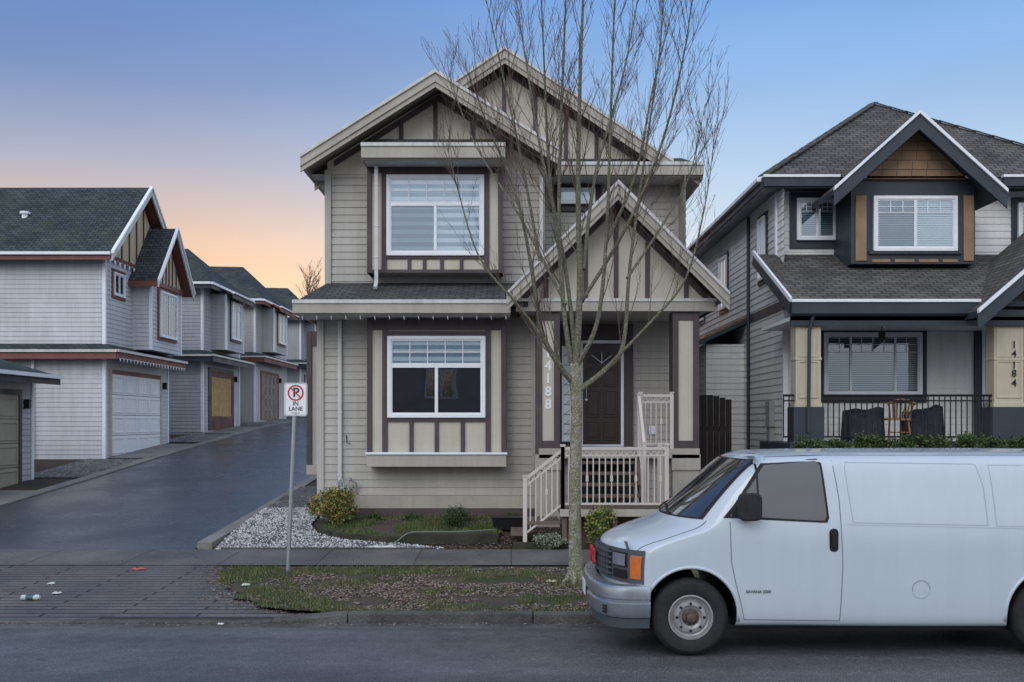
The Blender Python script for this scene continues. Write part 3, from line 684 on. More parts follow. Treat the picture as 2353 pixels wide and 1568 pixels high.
gable(b,gxp,gzp,X(2246,18.2),13.6,.86,18.2,21.0,.12,ROOFR,NAVY)
b.prism([(4.5,24.2,4.35),(xl,24.2,4.9),(xl,30,4.9),(4.5,30,4.35)],(0,0,-.1),ROOFR,NAVY)
rr=b.obj('roof',Q,label='charcoal-brown asphalt shingle hipped roof')
b=B()
for t in range(14):
    a=Vector((ex,20.9,zr)).lerp(Vector(ap),t/14); c=Vector((ex,20.9,zr)).lerp(Vector(ap),(t+.93)/14); b.beam(a+Vector((0,0,.02)),c+Vector((0,0,.03)),.22,.02,ROOFR)
    a=Vector((fr_,20.9,zr)).lerp(Vector(ap),t/14); c=Vector((fr_,20.9,zr)).lerp(Vector(ap),(t+.93)/14); b.beam(a+Vector((0,0,.02)),c+Vector((0,0,.03)),.22,.02,ROOFR)
b.obj('ridge_cap',rr)
b=B()
def gut2(x0,x1,y,z0,z1): b.box(x0,x1,y-.02,y+.02,z0,z1-.06,NAVY); b.box(x0-.01,x1+.01,y-.10,y+.02,z1-.058,z1,WHITE); b.box(x0,x1,y-.07,y-.021,z0+.03,z1-.06,NAVY)
gut2(ex,X(1925,20.9),20.86,7.27,7.54); gut2(X(2300,20.9),13,20.86,7.27,7.54); gut2(px,X(2250,18.6),18.64,4.38,4.68)
b.box(ex-.03,ex+.02,20.9,35,7.27,7.5,NAVY); b.box(ex-.12,ex-.03,20.9,35,7.42,7.5,WHITE)
for (xp,zp,sl,xe,y) in ((X(2110,19.9),8.56,.9,X(1914,19.9),19.89),(X(2110,19.9),8.56,.9,X(2312,19.9),19.89),(gxp,gzp+.01,.86,X(2244,18.2),18.19),(gxp,gzp+.01,.86,13.6,18.19)):
    ze=zp-sl*abs(xe-xp); b.barge(xp,zp-.05,xe,ze-.05,.3,y-.04,y,NAVY); b.barge(xp,zp+.03,xe,ze+.03,.075,y-.085,y,WHITE)
b.beam((px-.01,18.62,4.68),(px-.01,21.5,6.04),.05,.09,WHITE); b.beam((px-.01,18.64,4.52),(px-.01,21.5,5.88),.04,.22,NAVY)
b.obj('fascia',rr,label='navy bargeboards and white gutters',bevel=.005)
b=B(); d=20.4
b.prism([(X(1985,20.35),20.33,Z(412,20.33)),(X(2222,20.35),20.33,Z(412,20.33)),(X(2108,20.35),20.33,Z(300,20.33))],(0,.3,0),ORANGE)
for i in range(5):
    z=Z(412,20.33)+i*.19; t=1-i*.19/1.0; hw=(X(2222,20.35)-X(1985,20.35))/2*t; cx=X(2104,20.35); b.box(cx-hw,cx+hw,20.321,20.329,z,z+.010,BROWN)
    n=int(hw*2/.30)
    for k in range(n): b.box(cx-hw+k*.30+(i%2)*.12+.05,cx-hw+k*.30+(i%2)*.12+.056,20.322,20.328,z,z+.18,BROWN)
b.obj('gable_panel',Q,label='ochre shake shingle gable panel')
b=B(); x0,x1=X(1955,20.4),X(2240,20.4); z0,z1=Z(607,20.4),Z(412,20.4)
b.box(x0,x1,20.4,21.5,z0,z1,NAVY); b.box(x0-.05,x1+.05,20.33,20.4,z1-.0,z1+.05,WHITE)
b.box(X(1965,20.4),X(1990,20.4),20.375,20.4,Z(600,20.4),Z(450,20.4),ORANGE); b.box(X(2213,20.4),X(2236,20.4),20.375,20.4,Z(600,20.4),Z(450,20.4),ORANGE)
b.box(X(1995,20.4),X(2208,20.4),20.34,20.4,Z(585,20.4),Z(576,20.4),NAVY)
for a,c in ((2003,2045),(2055,2100),(2110,2155),(2165,2200)): b.box(X(a,20.4),X(c,20.4),20.385,20.4,Z(603,20.4),Z(596,20.4),ORANGE)
b.obj('bay',Q,label='navy framed upper bay with ochre side panels',bevel=.004)
win(Q,X(2005,20.4),X(2197,20.4),Z(578,20.4),Z(452,20.4),20.4,'g2','half')
b=B(); b.box(X(1813,21.5),X(1937,21.5),21.44,21.5,Z(572,21.5),Z(443,21.5),NAVY); b.obj('window_trim',Q,bevel=.004)
b=B(); b.box(X(2322,21.5),X(2420,21.5),21.44,21.5,Z(566,21.5),Z(455,21.5),NAVY); b.obj('window_trim',Q,bevel=.004)
win(Q,X(1829,21.45),X(1922,21.45),Z(553,21.45),Z(457,21.45),21.44,'g2','slats'); win(Q,X(2336,21.45),X(2410,21.45),Z(560,21.45),Z(468,21.45),21.44,'g2','slats')
b=B(); b.frame(X(1880,20.9),X(2127,20.9),Z(925,20.9),Z(750,20.9),.12,20.84,20.9,NAVY); b.obj('window_trim',Q,bevel=.004)
win(Q,X(1890,20.9),X(2115,20.9),Z(910,20.9),Z(765,20.9),20.87,'g3','slats',label='white framed three-part porch window')
for (ya,yb,za,zb) in ((22.3,22.9,5.6,7.0),(26.3,27.2,5.4,6.8),(29.5,30.5,5.4,6.4)):
    TR[0]=lambda p: Vector((xl+p.y, p.x, p.z))
    b=B(); b.frame(ya-.09,yb+.09,za-.09,zb+.09,.09,-.05,-.0,NAVY); b.obj('window_trim',Q)
    win(Q,ya,yb,za,zb,-.02,'s2'); TR[0]=None
b=B(); b.box(X(2236,20.9),X(2252,20.9),20.83,20.88,2.0,4.4,NAVY); b.box(X(2285,20.9),X(2310,20.9),20.83,20.88,2.0,4.4,NAVY); b.box(X(2252,20.9),X(2285,20.9),20.80,20.88,2.0,4.4,WHITE); b.box(X(2258,20.9),X(2279,20.9),20.79,20.80,2.5,4.2,SHEER); b.box(X(2310,20.9),X(2450,20.9),20.83,20.88,2.0,4.4,DOOR)
b.obj('door',Q,bevel=.004)
for k,(a,c) in enumerate(((1828,1886),(2284,2352))):
    b=B(); x0,x1=X(a,18.8),X(c,18.8); b.box(x0,x1,18.8,19.15,2.72,4.4,CREAM); b.box(x0-.05,x1+.05,18.75,19.2,.6,2.68,NAVY); b.box(x0-.02,x1+.02,18.78,19.17,2.68,2.76,CREAM)
    b.frame(x0+.04,x1-.04,2.85,3.55,.03,18.785,18.80,CREAM); b.frame(x0+.04,x1-.04,3.62,4.3,.03,18.785,18.80,CREAM); b.box(x0-.02,x1+.02,18.78,19.17,4.33,4.4,CREAM); b.box(x0-.012,x1+.012,18.785,19.16,3.56,3.61,CREAM)
    po=b.obj('post',Q,label='cream tapered-look porch post on navy base'+(' with numbers' if k else ''),bevel=.006)
    if k:
        for ch,yy in zip('14184',(793,814,840,859,881)):
            b=B(); text(b,ch,.19,X(2330,18.78),18.78,Z(yy,18.78),INKB,.002); b.obj('digit',po,label='black digit '+ch)
b=B(); b.box(px,13,18.8,21,.6,2.0,NAVY); b.box(px,13,18.72,18.82,1.9,2.03,NAVY); b.box(px+.02,13,18.72,20.9,4.3,4.37,WHITE)
b.box(px+.02,13,18.72,18.78,4.2,4.5,NAVY); b.obj('porch_deck',Q)
b=B(); b.tube([(X(1800,18.9),18.9,2.9),(X(2284,18.9),18.9,2.9)],.022,6,BLACK); b.tube([(X(1800,18.9),18.9,2.12),(X(2284,18.9),18.9,2.12)],.016,6,BLACK); b.tube([(X(1800,18.9),18.9,2.8),(X(2284,18.9),18.9,2.8)],.014,6,BLACK)
x=X(1800,18.9)
while x<X(2284,18.9): b.box(x-.010,x+.010,18.892,18.908,2.1,2.9,BLACK); x+=.105
b.obj('railing',Q,label='black iron porch railing')
b=B(); b.tube([(X(1868,18.7),18.68,4.4),(X(1860,18.7),18.72,4.1),(X(1858,18.7),18.72,2.2)],.035,8,NAVY); b.obj('downpipe',Q,smooth=True)
b=B(); lx=X(2026,19.8); b.box(lx-.05,lx+.05,19.75,19.85,4.02,4.18,BLACK); b.tube([(lx,19.8,4.18),(lx,19.8,4.35)],.01,5,BLACK); b.obj('porch_lamp',Q)
b=B(); b.tube([(xl-.05,23.9,1),(xl-.05,23.9,7.3)],.04,6,NAVY); b.box(xl-.03,xl-.0,20.9,34,4.75,4.95,NAVY); b.obj('downpipe',Q)
b=B(); b.box(xl-.14,xl-.02,21.6,21.95,2.3,2.85,GREYM); b.box(xl-.12,xl-.02,21.65,21.9,1.3,2.3,GREYM); b.obj('electric_meter',Q)
G=B(); x0,x1=3.6,4.75
x=x0+.02
while x<x1: G.box(x,x+.125,22.0,22.03,.6,Z(920,22)+.12*math.sin((x-x0)/(x1-x0)*3.14),WOOD); x+=.135
G.box(x0,x1,22.035,22.07,1.1,1.2,WOOD); G.box(x0,x1,22.035,22.07,2.2,2.3,WOOD)
G.obj('wooden_gate',label='dark weathered wooden gate between two houses',cat='gate')
# porch objects
c=B(); cx,cy,cz=X(2060,19.3),19.35,2.0
for sx in (-.22,.22):
    c.tube([(cx+sx,cy-.2,cz),(cx+sx*.8,cy-.16,cz+.45)],.02,8,CHAIR); c.tube([(cx+sx,cy+.25,cz),(cx+sx*.8,cy+.18,cz+.45)],.02,8,CHAIR)
c.box(cx-.23,cx+.23,cy-.22,cy+.22,cz+.43,cz+.47,CHAIR)
for i in range(7):
    t=(i-3)/3; c.tube([(cx+t*.18,cy-.2,cz+.46),(cx+t*.24,cy-.28,cz+.76)],.016,6,CHAIR)
c.tube([(cx-.27,cy-.27,cz+.74),(cx-.14,cy-.30,cz+.80),(cx,cy-.31,cz+.82),(cx+.14,cy-.30,cz+.80),(cx+.27,cy-.27,cz+.74)],.028,8,CHAIR)
c.tube([(cx-.22,cy-.2,cz+.2),(cx+.22,cy-.2,cz+.2)],.012,6,CHAIR)
c.obj('chair',label='wooden spindle-back chair standing on the porch',cat='chair',smooth=True)
def lump(name,label,cat,x0,x1,y0,y1,z0,z1,m):
    b=B(); n=16; g={}
    for i in range(n+1):
        for j in range(n+1):
            u=i/n;v=j/n; e=min(1,min(u,1-u,v,1-v)*15)**.22; g[i,j]=(x0+(x1-x0)*u,y0+(y1-y0)*v,z0+(z1-z0)*(e*(.86+.12*mn.noise(Vector((u*3,v*3,x0)))+.12*u)))
    for i in range(n):
        for j in range(n): b.face([g[i,j],g[i+1,j],g[i+1,j+1],g[i,j+1]],m)
    b.obj(name,label=label,cat=cat,smooth=2)
lump('covered_barbecue','barbecue wrapped in a dark tarp on the porch','barbecue',X(1948,19.3),X(2032,19.3),19.2,19.8,2.0,2.68,TARP)
lump('covered_bench','bench wrapped in a dark blue tarp on porch','bench',X(2088,19.3),X(2168,19.3),19.2,19.8,2.0,2.70,TARP)
# ------------------------------------------------------------------ LANE HOUSES
def lane_house(label,X0,Y0,zb,w,zf,ze,zr,dep,kind,wall,trim,gar,gx,gz,bump,door_lab,small=None,tri=TAN,low=False,apy=1.5):
    P=thing('garage_house',label,'house',(X0,Y0,zb),'houses with garages along the lane')
    TR[0]=lambda p: Vector((X0-p.y,Y0+p.x,p.z))
    b=B(); b.box(0,w,0,dep,zb-.6,zf if low else ze,wall)
    b.lap_y(0,w,zb,zf,0,wall,k=-1); b.lap_x(0,dep,zb,zf,0,wall)
    if not low: b.lap_y(0,w,zf,ze,0,wall); b.lap_x(0,dep,zf,ze,0,wall)
    top=zf if low else ze
    b.box(-.04,.06,-.04,.06,zb,top,WHITE); b.box(w-.06,w+.04,-.04,.06,zb,top,WHITE)
    b.obj('wall',P)
    b=B(); o=.5
    if kind=='gable':
        for xe in (-o,w+o): b.prism([(w/2,-.4,zr),(xe,-.4,ze),(xe,dep,ze),(w/2,dep,zr)],(0,0,-.12),ROOFL,trim)
    elif kind=='hip':
        b.face([(-o,-o,top),(w+o,-o,top),(w/2,apy,zr)],ROOFL); b.face([(-o,-o,top),(w/2,apy,zr),(w/2,dep,zr+.2),(-o,dep+o,top)],ROOFL); b.face([(w+o,-o,top),(w+o,dep+o,top),(w/2,dep,zr+.2),(w/2,apy,zr)],ROOFL)
        b.face([(-o,-o,top-.01),(w+o,-o,top-.01),(w+o,dep,top-.01),(-o,dep,top-.01)],WHITE)
    if bump:
        bx0,bx1,bz0,bz1,pk=bump; c=(bx0+bx1)/2
        if pk:
            for xe in (bx0-.35,bx1+.35): b.prism([(c,-1.0,pk),(xe,-1.0,bz1-.05),(xe,1.6,bz1-.05),(c,1.6,pk)],(0,0,-.1),ROOFL,trim)
        else: b.prism([(bx0-.3,-1.0,bz1-.0),(bx1+.3,-1.0,bz1-.0),(bx1,.2,bz1+.55),(bx0,.2,bz1+.55)],(0,0,-.1),ROOFL,trim)
    rf=b.obj('roof',P)
    b=B()
    if kind=='gable':
        b.box(-o-.03,-o+.01,-.38,dep,ze-.24,ze-.03,trim); b.box(-o-.11,-o-.03,-.4,dep,ze-.09,ze,WHITE)
        for xe in (-o,w+o):
            b.barge(w/2,zr-.03,xe,ze-.03,.24,-.46,-.41,GUT); b.barge(w/2,zr+.05,xe,ze+.05,.08,-.5,-.40,WHITE)
        b.prism([(0,-.03,ze-.0),(w,-.03,ze-.0),(w/2,-.03,zr-.3)],(0,.04,0),tri)
        n=9
        for i in range(1,n):
            x=w*i/n; zt=ze+(zr-.35-ze)*(1-abs(x-w/2)/(w/2)); b.box(x-.04,x+.04,-.06,-.031,ze,max(ze+.05,zt),BROWN)
        b.box(0,w,-.07,-.031,ze-.1,ze+.05,trim)
    else:
        b.box(-o-.02,w+o,-o-.04,-o,top-.24,top-.03,trim); b.box(-o-.05,w+o+.03,-o-.12,-o-.0,top-.08,top+.02,WHITE); b.box(-o-.04,-o,-o,dep,top-.24,top-.03,trim); b.box(-o-.12,-o-.0,-o,dep,top-.08,top+.02,WHITE)
    if not low:
        b.prism([(-.45,-.55,zf-.05),(w+.3,-.55,zf-.05),(w+.1,0,zf+.22),(0,0,zf+.22)],(0,0,-.08),ROOFL,trim)
        b.prism([(-.45,-.55,zf-.05),(0,0,zf+.22),(0,dep,zf+.22),(-.45,dep,zf-.05)],(0,0,-.08),ROOFL,trim)
        b.box(-.47,w+.3,-.59,-.55,zf-.3,zf-.06,trim); b.box(-.5,w+.32,-.66,-.552,zf-.08,zf-.0,GUT); b.box(-.5,-.46,-.55,dep,zf-.3,zf-.06,trim); b.box(-.56,-.462,-.6,dep,zf-.09,zf-.01,GUT)
    b.obj('fascia',rf)
    if bump:
        b=B(); b.box(bx0,bx1,-.65,.02,bz0,bz1,wall); b.lap_y(bx0,bx1,bz0,bz1,-.65,wall); b.lap_x(-.65,0,bz0,bz1,bx0,wall); b.box(bx0-.03,bx0+.05,-.69,-.6,bz0,bz1,WHITE); b.box(bx1-.05,bx1+.03,-.69,-.6,bz0,bz1,WHITE)
        if pk:
            b.prism([(bx0,-.68,bz1),(bx1,-.68,bz1),(c,-.68,pk-.25)],(0,.05,0),tri)
            for xx in (-.9,-.5,-.15,.15,.5,.9):
                b.box(c+xx-.035,c+xx+.035,-.71,-.681,bz1,bz1+(pk-.25-bz1)*(1-abs(xx)/((bx1-bx0)/2)),BROWN)
            b.box(bx0,bx1,-.74,-.681,bz1-.12,bz1+.04,trim)
            for xe in (bx0-.35,bx1+.35): b.barge(c,pk-.02,xe,bz1-.07,.2,-1.05,-1.0,GUT); b.barge(c,pk+.05,xe,bz1,.07,-1.1,-1.0,WHITE)
            b.box(bx0-.38,bx0-.34,-1.0,.1,bz1-.25,bz1-.07,trim)
        else:
            b.box(bx0-.3,bx1+.3,-1.05,-1.0,bz1-.22,bz1,trim); b.box(bx0-.32,bx1+.32,-1.12,-1.0,bz1-.03,bz1+.04,WHITE)
        b.obj('bay',P)
        b=B(); m_=(bx1-bx0)*.22; b.box(bx0+m_-.1,bx1-m_+.1,-.71,-.65,bz0+.4,bz1-.15,trim); b.obj('window_trim',P)
        win(P,bx0+m_,bx1-m_,bz0+.5,bz1-.25,-.71,'g2','slats')
    if small:
        a,c_,e,f=small; b=B(); b.frame(a-.1,c_+.1,e-.1,f+.1,.1,-.05,0,trim); b.obj('window_trim',P); win(P,a,c_,e,f,-.015,'s2')
    x0,x1=gx; z0,z1=gz
    b=B(); b.box(x0-.14,x0,-.06,0,z0,z1+.14,trim if gar is not GDOOR else TAN); b.box(x1,x1+.14,-.06,0,z0,z1+.14,trim if gar is not GDOOR else TAN); b.box(x0,x1,-.06,0,z1,z1+.14,trim); b.obj('door_frame',P)
    b=B(); n=4; hh=(z1-z0)/n; b.box(x0,x1,-.03,-.001,z0,z1,gar)
    if gar is not PLY:
        for i in range(n):
            for k in range(4): 
                u0=x0+(x1-x0)*(k+.08)/4;u1=x0+(x1-x0)*(k+.92)/4; b.frame(u0,u1,z0+i*hh+.08,z0+(i+1)*hh-.08,.03,-.05,-.03,gar)
            b.box(x0,x1,-.0335,-.03,z0+i*hh-.008,z0+i*hh+.008,BLACK)
    else:
        b.frame(x0,x1,z0,z1,.25,-.045,-.031,DRED); b.box(x0+.25,x1-.25,-.045,-.031,z0+.25,z0+.6,DRED)
    b.obj('garage_door',P,label=door_lab)
    b=B(); b.box(-.1,-.02,2.2,2.28,zb,zf-.3,WHITE); b.obj('downpipe',P)
    b=B(); b.box(min(x1+.3,w-.15),min(x1+.4,w-.05),-.16,-.0,z1-.35,z1-.1,BLACK); b.obj('wall_lamp',P)
    TR[0]=None; return P
A=lane_house('pale blue siding garage house with half-timbered gable and white garage door',-12.9,31.7,1.22,5.8,4.67,7.7,10.5,13,'gable',ASIDE,RED,GDOOR,(.45,4.9),(1.3,3.95),(2.25,5.3,4.85,7.2,9.25),'white panelled garage door',small=(.6,1.5,6.5,7.25))
b=B()
b.lathe([(.0,.3),(.16,.28),(.16,.2),(.1,.18),(.1,-.3)],(X(57,33.0),33.0,9.05),12,WHITE,'z')
b.obj('roof_vent',A)
b=B()
TR[0]=lambda p: Vector((-12.9-p.y,31.7+p.x,p.z))
b.box(-.4,5.98,-.625,-.615,4.395,4.405,WHITE); b.box(.1,5.5,-.105,-.098,7.595,7.605,WHITE)
for i in range(22): x=-.4+i*.29; b.face([(x+.03,-.62,4.40),(x+.15,-.62,4.40),(x+.09,-.62,4.26)],WHITE)
for i in range(14): x=.1+i*.4; b.face([(x,-.10,7.6),(x+.2,-.10,7.6),(x+.1,-.10,7.45)],WHITE)
TR[0]=None; b.obj('string_lights',A)
lane_house('grey siding garage house with oxblood door frame and plywood-covered garage',-12.9,41.7,1.98,5.6,5.2,8.15,10.1,12,'hip',BSIDE,NAVY,PLY,(.9,4.4),(2.05,4.6),(1.2,3.9,5.5,7.9,None),'garage opening boarded with yellow plywood')
lane_house('putty siding garage house with dark hipped roof',-12.9,50.2,2.42,6.8,5.7,8.5,10.7,12,'hip',CSIDE,RED,GBRN,(1.2,4.8),(2.5,4.9),(1.4,4.2,6.0,8.3,None),'grey-brown panelled garage door')
lane_house('pale siding garage house with dark hipped roof far up the lane',-12.9,61,2.75,6.6,6.0,8.8,11.0,12,'hip',BSIDE,NAVY,GTAN,(1.2,4.8),(2.8,5.2),(1.4,4.2,6.3,8.6,None),'tan panelled garage door')
lane_house('low grey garage with tan door and dark roof',-12.9,21.0,.55,5.9,3.65,3.65,5.0,6,'hip',BSIDE,BROWN,GTAN,(.8,5.1),(.6,3.1),None,'tan panelled garage door',low=True,apy=3)
# house across the street: seen reflected in the front windows
OP=thing('house','brown stucco gabled house standing across the street','house',(-3,-14,.1))
STU=mat('stucco_brown',(.34,.27,.23),.8,.2,1)
b=B(); b.box(-11,3,-24,-14,.1,6.2,STU); b.obj('wall',OP)
b=B(); gable(b,-4,9.6,-11.6,3.6,.45,-24.4,-13.4,.15,ROOFL,BROWN); b.obj('roof',OP)
b=B(); b.prism([(-11,-14,6.2),(3,-14,6.2),(-4,-14,9.3)],(0,-.1,0),STU); b.obj('gable_panel',OP)
TR[0]=lambda p: Vector((-p.x,-14-p.y,p.z))
for (a,c,e,f) in ((-1.5,.5,3.6,5.2),(2.8,4.6,3.6,5.2),(6.6,8.4,3.8,5.2),(3.0,4.8,.9,2.4)): win(OP,a,c,e,f,0,'g2','slats')
TR[0]=None
# ------------------------------------------------------------------ SIGN
S=thing('no_parking_sign','white no parking in lane sign on a galvanised post','sign',(X(664,14.8),14.8,.16))
sx=X(668,14.8)
b=B(); b.tube([(sx-.05,14.8,.05),(sx+.07,14.8,2.95)],.03,12,GALV); b.obj('post',S,smooth=True)
b=B(); s0,s1,t0,t1=X(652,14.75),X(705,14.75),Z(956,14.75),Z(880,14.75); cx=(s0+s1)/2
def rrect(x0,x1,z0,z1,r,y):
    p=[]
    for (a,c,st) in ((x1-r,z1-r,0),(x0+r,z1-r,90),(x0+r,z0+r,180),(x1-r,z0+r,270)):
        for k in range(6): t=math.radians(st+k*18); p.append((a+r*math.cos(t),y,c+r*math.sin(t)))
    return p
b.prism(rrect(s0,s1,t0,t1,.035,14.765),(0,.004,0),SIGNW,GALV); pn=b.obj('panel',S)
b=B(); k=Z(903,14.75)
outer=rrect(s0+.01,s1-.01,t0+.01,t1-.01,.028,14.7635); inner=rrect(s0+.015,s1-.015,t0+.015,t1-.015,.024,14.7635)
for i in range(24): j=(i+1)%24; b.face([outer[i],outer[j],inner[j],inner[i]],INKB)
text(b,'P',.19,cx+.004,14.7615,k,INKB,.004,.0005)
text(b,'IN',.085,cx,14.763,Z(928,14.75),INKB,.0015,.0005); text(b,'LANE',.085,cx,14.763,Z(940,14.75),INKB,.0015,.0005)
b.box(cx-.06,cx+.06,14.7625,14.7645,Z(950,14.75),Z(949,14.75)+.002,INKB)
for i in range(32):
    a0,a1=math.pi*2*i/32,math.pi*2*(i+1)/32
    b.face([(cx+r*math.cos(a),14.7605,k+r*math.sin(a)) for r,a in ((.118,a0),(.118,a1),(.096,a1),(.096,a0))],INKR)
b.face([(cx-.075,14.76,k+.060),(cx-.062,14.76,k+.075),(cx+.075,14.76,k-.060),(cx+.062,14.76,k-.075)],INKR)
b.obj('lettering',pn,label='crossed P symbol with words IN LANE')
for z in (t1-.03,t0+.03):
    b=B(); b.lathe([(0,-.006),(.008,-.004),(.008,.003)],(cx,14.762,z),8,GALV); b.obj('bolt',S)
# ------------------------------------------------------------------ TREE
def bark(name,c1,c2,lich=.55):
    m,nt,p,o=nt_new(name); g=N(nt,'ShaderNodeNewGeometry').outputs['Position']
    a=noise(nt,g,5,7,.75); c=noise(nt,g,38,4,.8)
    cc=mixc(nt,ramp(nt,a,[(.42,0),(.56,1)]),c1,c2)
    cc=mixc(nt,ramp(nt,c,[(.54,0),(.62,lich)]),cc,(.50,.50,.46)); cc=mixc(nt,1,cc,ramp(nt,c,[(.3,.5),(.55,1.1)]),'MULTIPLY')
    nt.links.new(cc,p.inputs['Base Color']); p.inputs['Roughness'].default_value=.9; bumpn(nt,p,c,.015); return m
BARK=bark('bark_mossy',(.27,.25,.21),(.17,.175,.09),.8)
LIMB=bark('bark_limb',(.15,.135,.105),(.13,.135,.075),.45)
TWIG=mat('twig_red',(.115,.075,.065),.8,.3,6)
TD=14.0
T=thing('tree','bare upswept street tree with mossy trunk on the verge','tree',(X(1322,TD),TD,.16))
b=B()
pts=[(1323,1345),(1323,1325),(1322,1250),(1321,1100),(1323,960),(1325,905),(1322,870),(1318,835)]
rad=[.15,.11,.090,.083,.080,.086,.088,.065]
b.tube([(X(p,TD)+.01*math.sin(i*2),TD,Z(q,TD)) for i,(p,q) in enumerate(pts)],rad,18,BARK)
for k in range(6):
    a=k*1.05+.3; b.tube([(X(1323,TD)+.07*math.cos(a),TD+.07*math.sin(a),.32),(X(1323,TD)+.13*math.cos(a),TD+.13*math.sin(a),.20),(X(1323,TD)+.24*math.cos(a),TD+.24*math.sin(a),.13)],[.045,.04,.02],7,BARK)
b.obj('trunk',T,smooth=2)
b=B()
def catmull(P,n=5):
    out=[]; P=[P[0]]+P+[P[-1]]
    for i in range(1,len(P)-2):
        for k in range(n):
            t=k/n; p0,p1,p2,p3=P[i-1:i+3]
            out.append(.5*((2*p1)+(-p0+p2)*t+(2*p0-5*p1+4*p2-p3)*t*t+(-p0+3*p1-3*p2+p3)*t**3))
    out.append(P[-2]); return out
def shoot(st,d,L,r,lev,b=b,tw=None):
    n=5 if lev<2 else 3; p=Vector(st); d=Vector(d).normalized(); pts=[p.copy()]; rr=[r]
    for i in range(n):
        d=(d+Vector((U(-.08,.08),U(-.08,.08),U(.04,.19)))).normalized(); p=p+d*L/n; pts.append(p.copy()); rr.append(max(.0020,r*(1-(i+1)/n*.8)))
    b.tube(pts,rr,4 if lev<2 else 3,LIMB if r>.010 else TWIG,False)
    if lev<3:
        k=int({0:9,1:6,2:2}[lev]*min(1.4,L/1.0)*U(.7,1.2))+1
        for i in range(k):
            t=U(.15,.95)*n; a=int(min(t,n-.01)); q=pts[a].lerp(pts[a+1],t-a); dd=(pts[a+1]-pts[a]).normalized()
            s=Vector((U(-1,1),U(-1,1),U(-.2,.5))).normalized(); shoot(q,dd+s*U(.35,.7),L*U(.25,.5),max(.0026,r*.5),lev+1,b)
limbs=[([(1320,882),(1290,848),(1250,778),(1232,690),(1211,560),(1180,430),(1125,300),(1080,180)],.055,-.9),
([(1318,860),(1296,720),(1284,500),(1290,250),(1300,0),(1310,-170)],.052,.4),
([(1322,860),(1332,660),(1328,450),(1332,200),(1342,-60),(1350,-220)],.065,-.3),
([(1333,895),(1395,845),(1432,790),(1447,610),(1480,370),(1515,120),(1530,-60)],.052,.8),
([(1326,840),(1372,740),(1392,560),(1402,300),(1412,0),(1425,-150)],.045,-.9),
([(1322,820),(1296,600),(1243,350),(1205,120),(1172,-90)],.042,.9),
([(1400,838),(1500,735),(1575,640),(1618,480),(1640,330)],.028,-.6),
([(1250,778),(1180,690),(1100,590),(1050,430),(1020,310)],.026,.5),
([(1332,700),(1440,520),(1520,330),(1570,130),(1590,0)],.034,-1.2),
([(1300,700),(1195,500),(1090,330),(1030,170)],.028,1.1),
([(1340,620),(1368,400),(1432,170),(1475,-60)],.036,1.3),
([(1290,600),(1262,400),(1250,150),(1240,-80)],.032,-1.3),
([(1440,640),(1520,520),(1585,400),(1620,240)],.024,.9),
([(1240,600),(1200,380),(1150,150),(1110,-30)],.028,-.3),
([(1392,560),(1460,400),(1500,200),(1550,0)],.028,-.2)]
for P,r,dy in limbs:
    n=len(P); pp=[Vector((X(p,TD),TD+dy*(i/(n-1))**1.1*1.1+.0,Z(q,TD))) for i,(p,q) in enumerate(P)]
    pp=[Vector((v.x*v.y/TD,v.y,CH+(v.z-CH)*v.y/TD)) for v in pp]
    c=catmull(pp,5); m=len(c); r*=.76; rr=[max(.005,r*(1-i/(m-1))**.9+.003) for i in range(m)]
    b.tube(c,rr,8,LIMB,False)
    for i in range(3,m-1):
        f=i/(m-1); low=c[i].z<5.2
        if c[i].z<3.9 and R()<.7: continue
        for k in range(1 if low else 2):
            if R()<(.45 if low else .1): continue
            q=c[i].lerp(c[i+1],R()); dd=(c[i+1]-c[i]).normalized(); s=Vector((U(-1,1),U(-1,1),U(-.1,.4))).normalized()
            shoot(q,dd+s*U(.35,.7),U(.5,1.3)*(1.1-.3*f),max(.0046,rr[i]*.27),1)
b.obj('crown',T,label='upswept bare branches and reddish twigs',smooth=2)
T2=thing('tree','small distant bare tree beyond the lane','tree',(X(712,80),80,3))
b=B(); bx=X(712,80); b.tube([(bx,80,2.5),(bx+.1,80,8),(bx,80,12)],[.25,.18,.06],8,LIMB); b.obj('trunk',T2)
b=B()
for i in range(80):
    z=U(8,14); shoot((bx,80,z),(U(-1,1),U(-1,1),U(.4,1.2)),U(1.2,2.8)*(1.3-(z-7)/10),.03,1,b)
b.obj('crown',T2)
FT=mat('far_woods',(.03,.035,.035),.9,.3,.3)
b=B()
for i in range(3000):
    x=U(-60,25); y=U(120,130); h=5.5+2.5*mn.noise(Vector((x*.12,0,0)))+1.5*mn.noise(Vector((x*.5,2,0))); z=3+h*R()**.7; s=U(.3,.8)
    b.face([(x+U(-s,s),y,z+U(-s,s)),(x+U(-s,s),y+U(-s,s),z+U(-s,s)),(x+U(-s,s),y,z+U(-s,s))],FT)
b.obj('woods',kind='stuff',label='dim far treeline behind the houses')
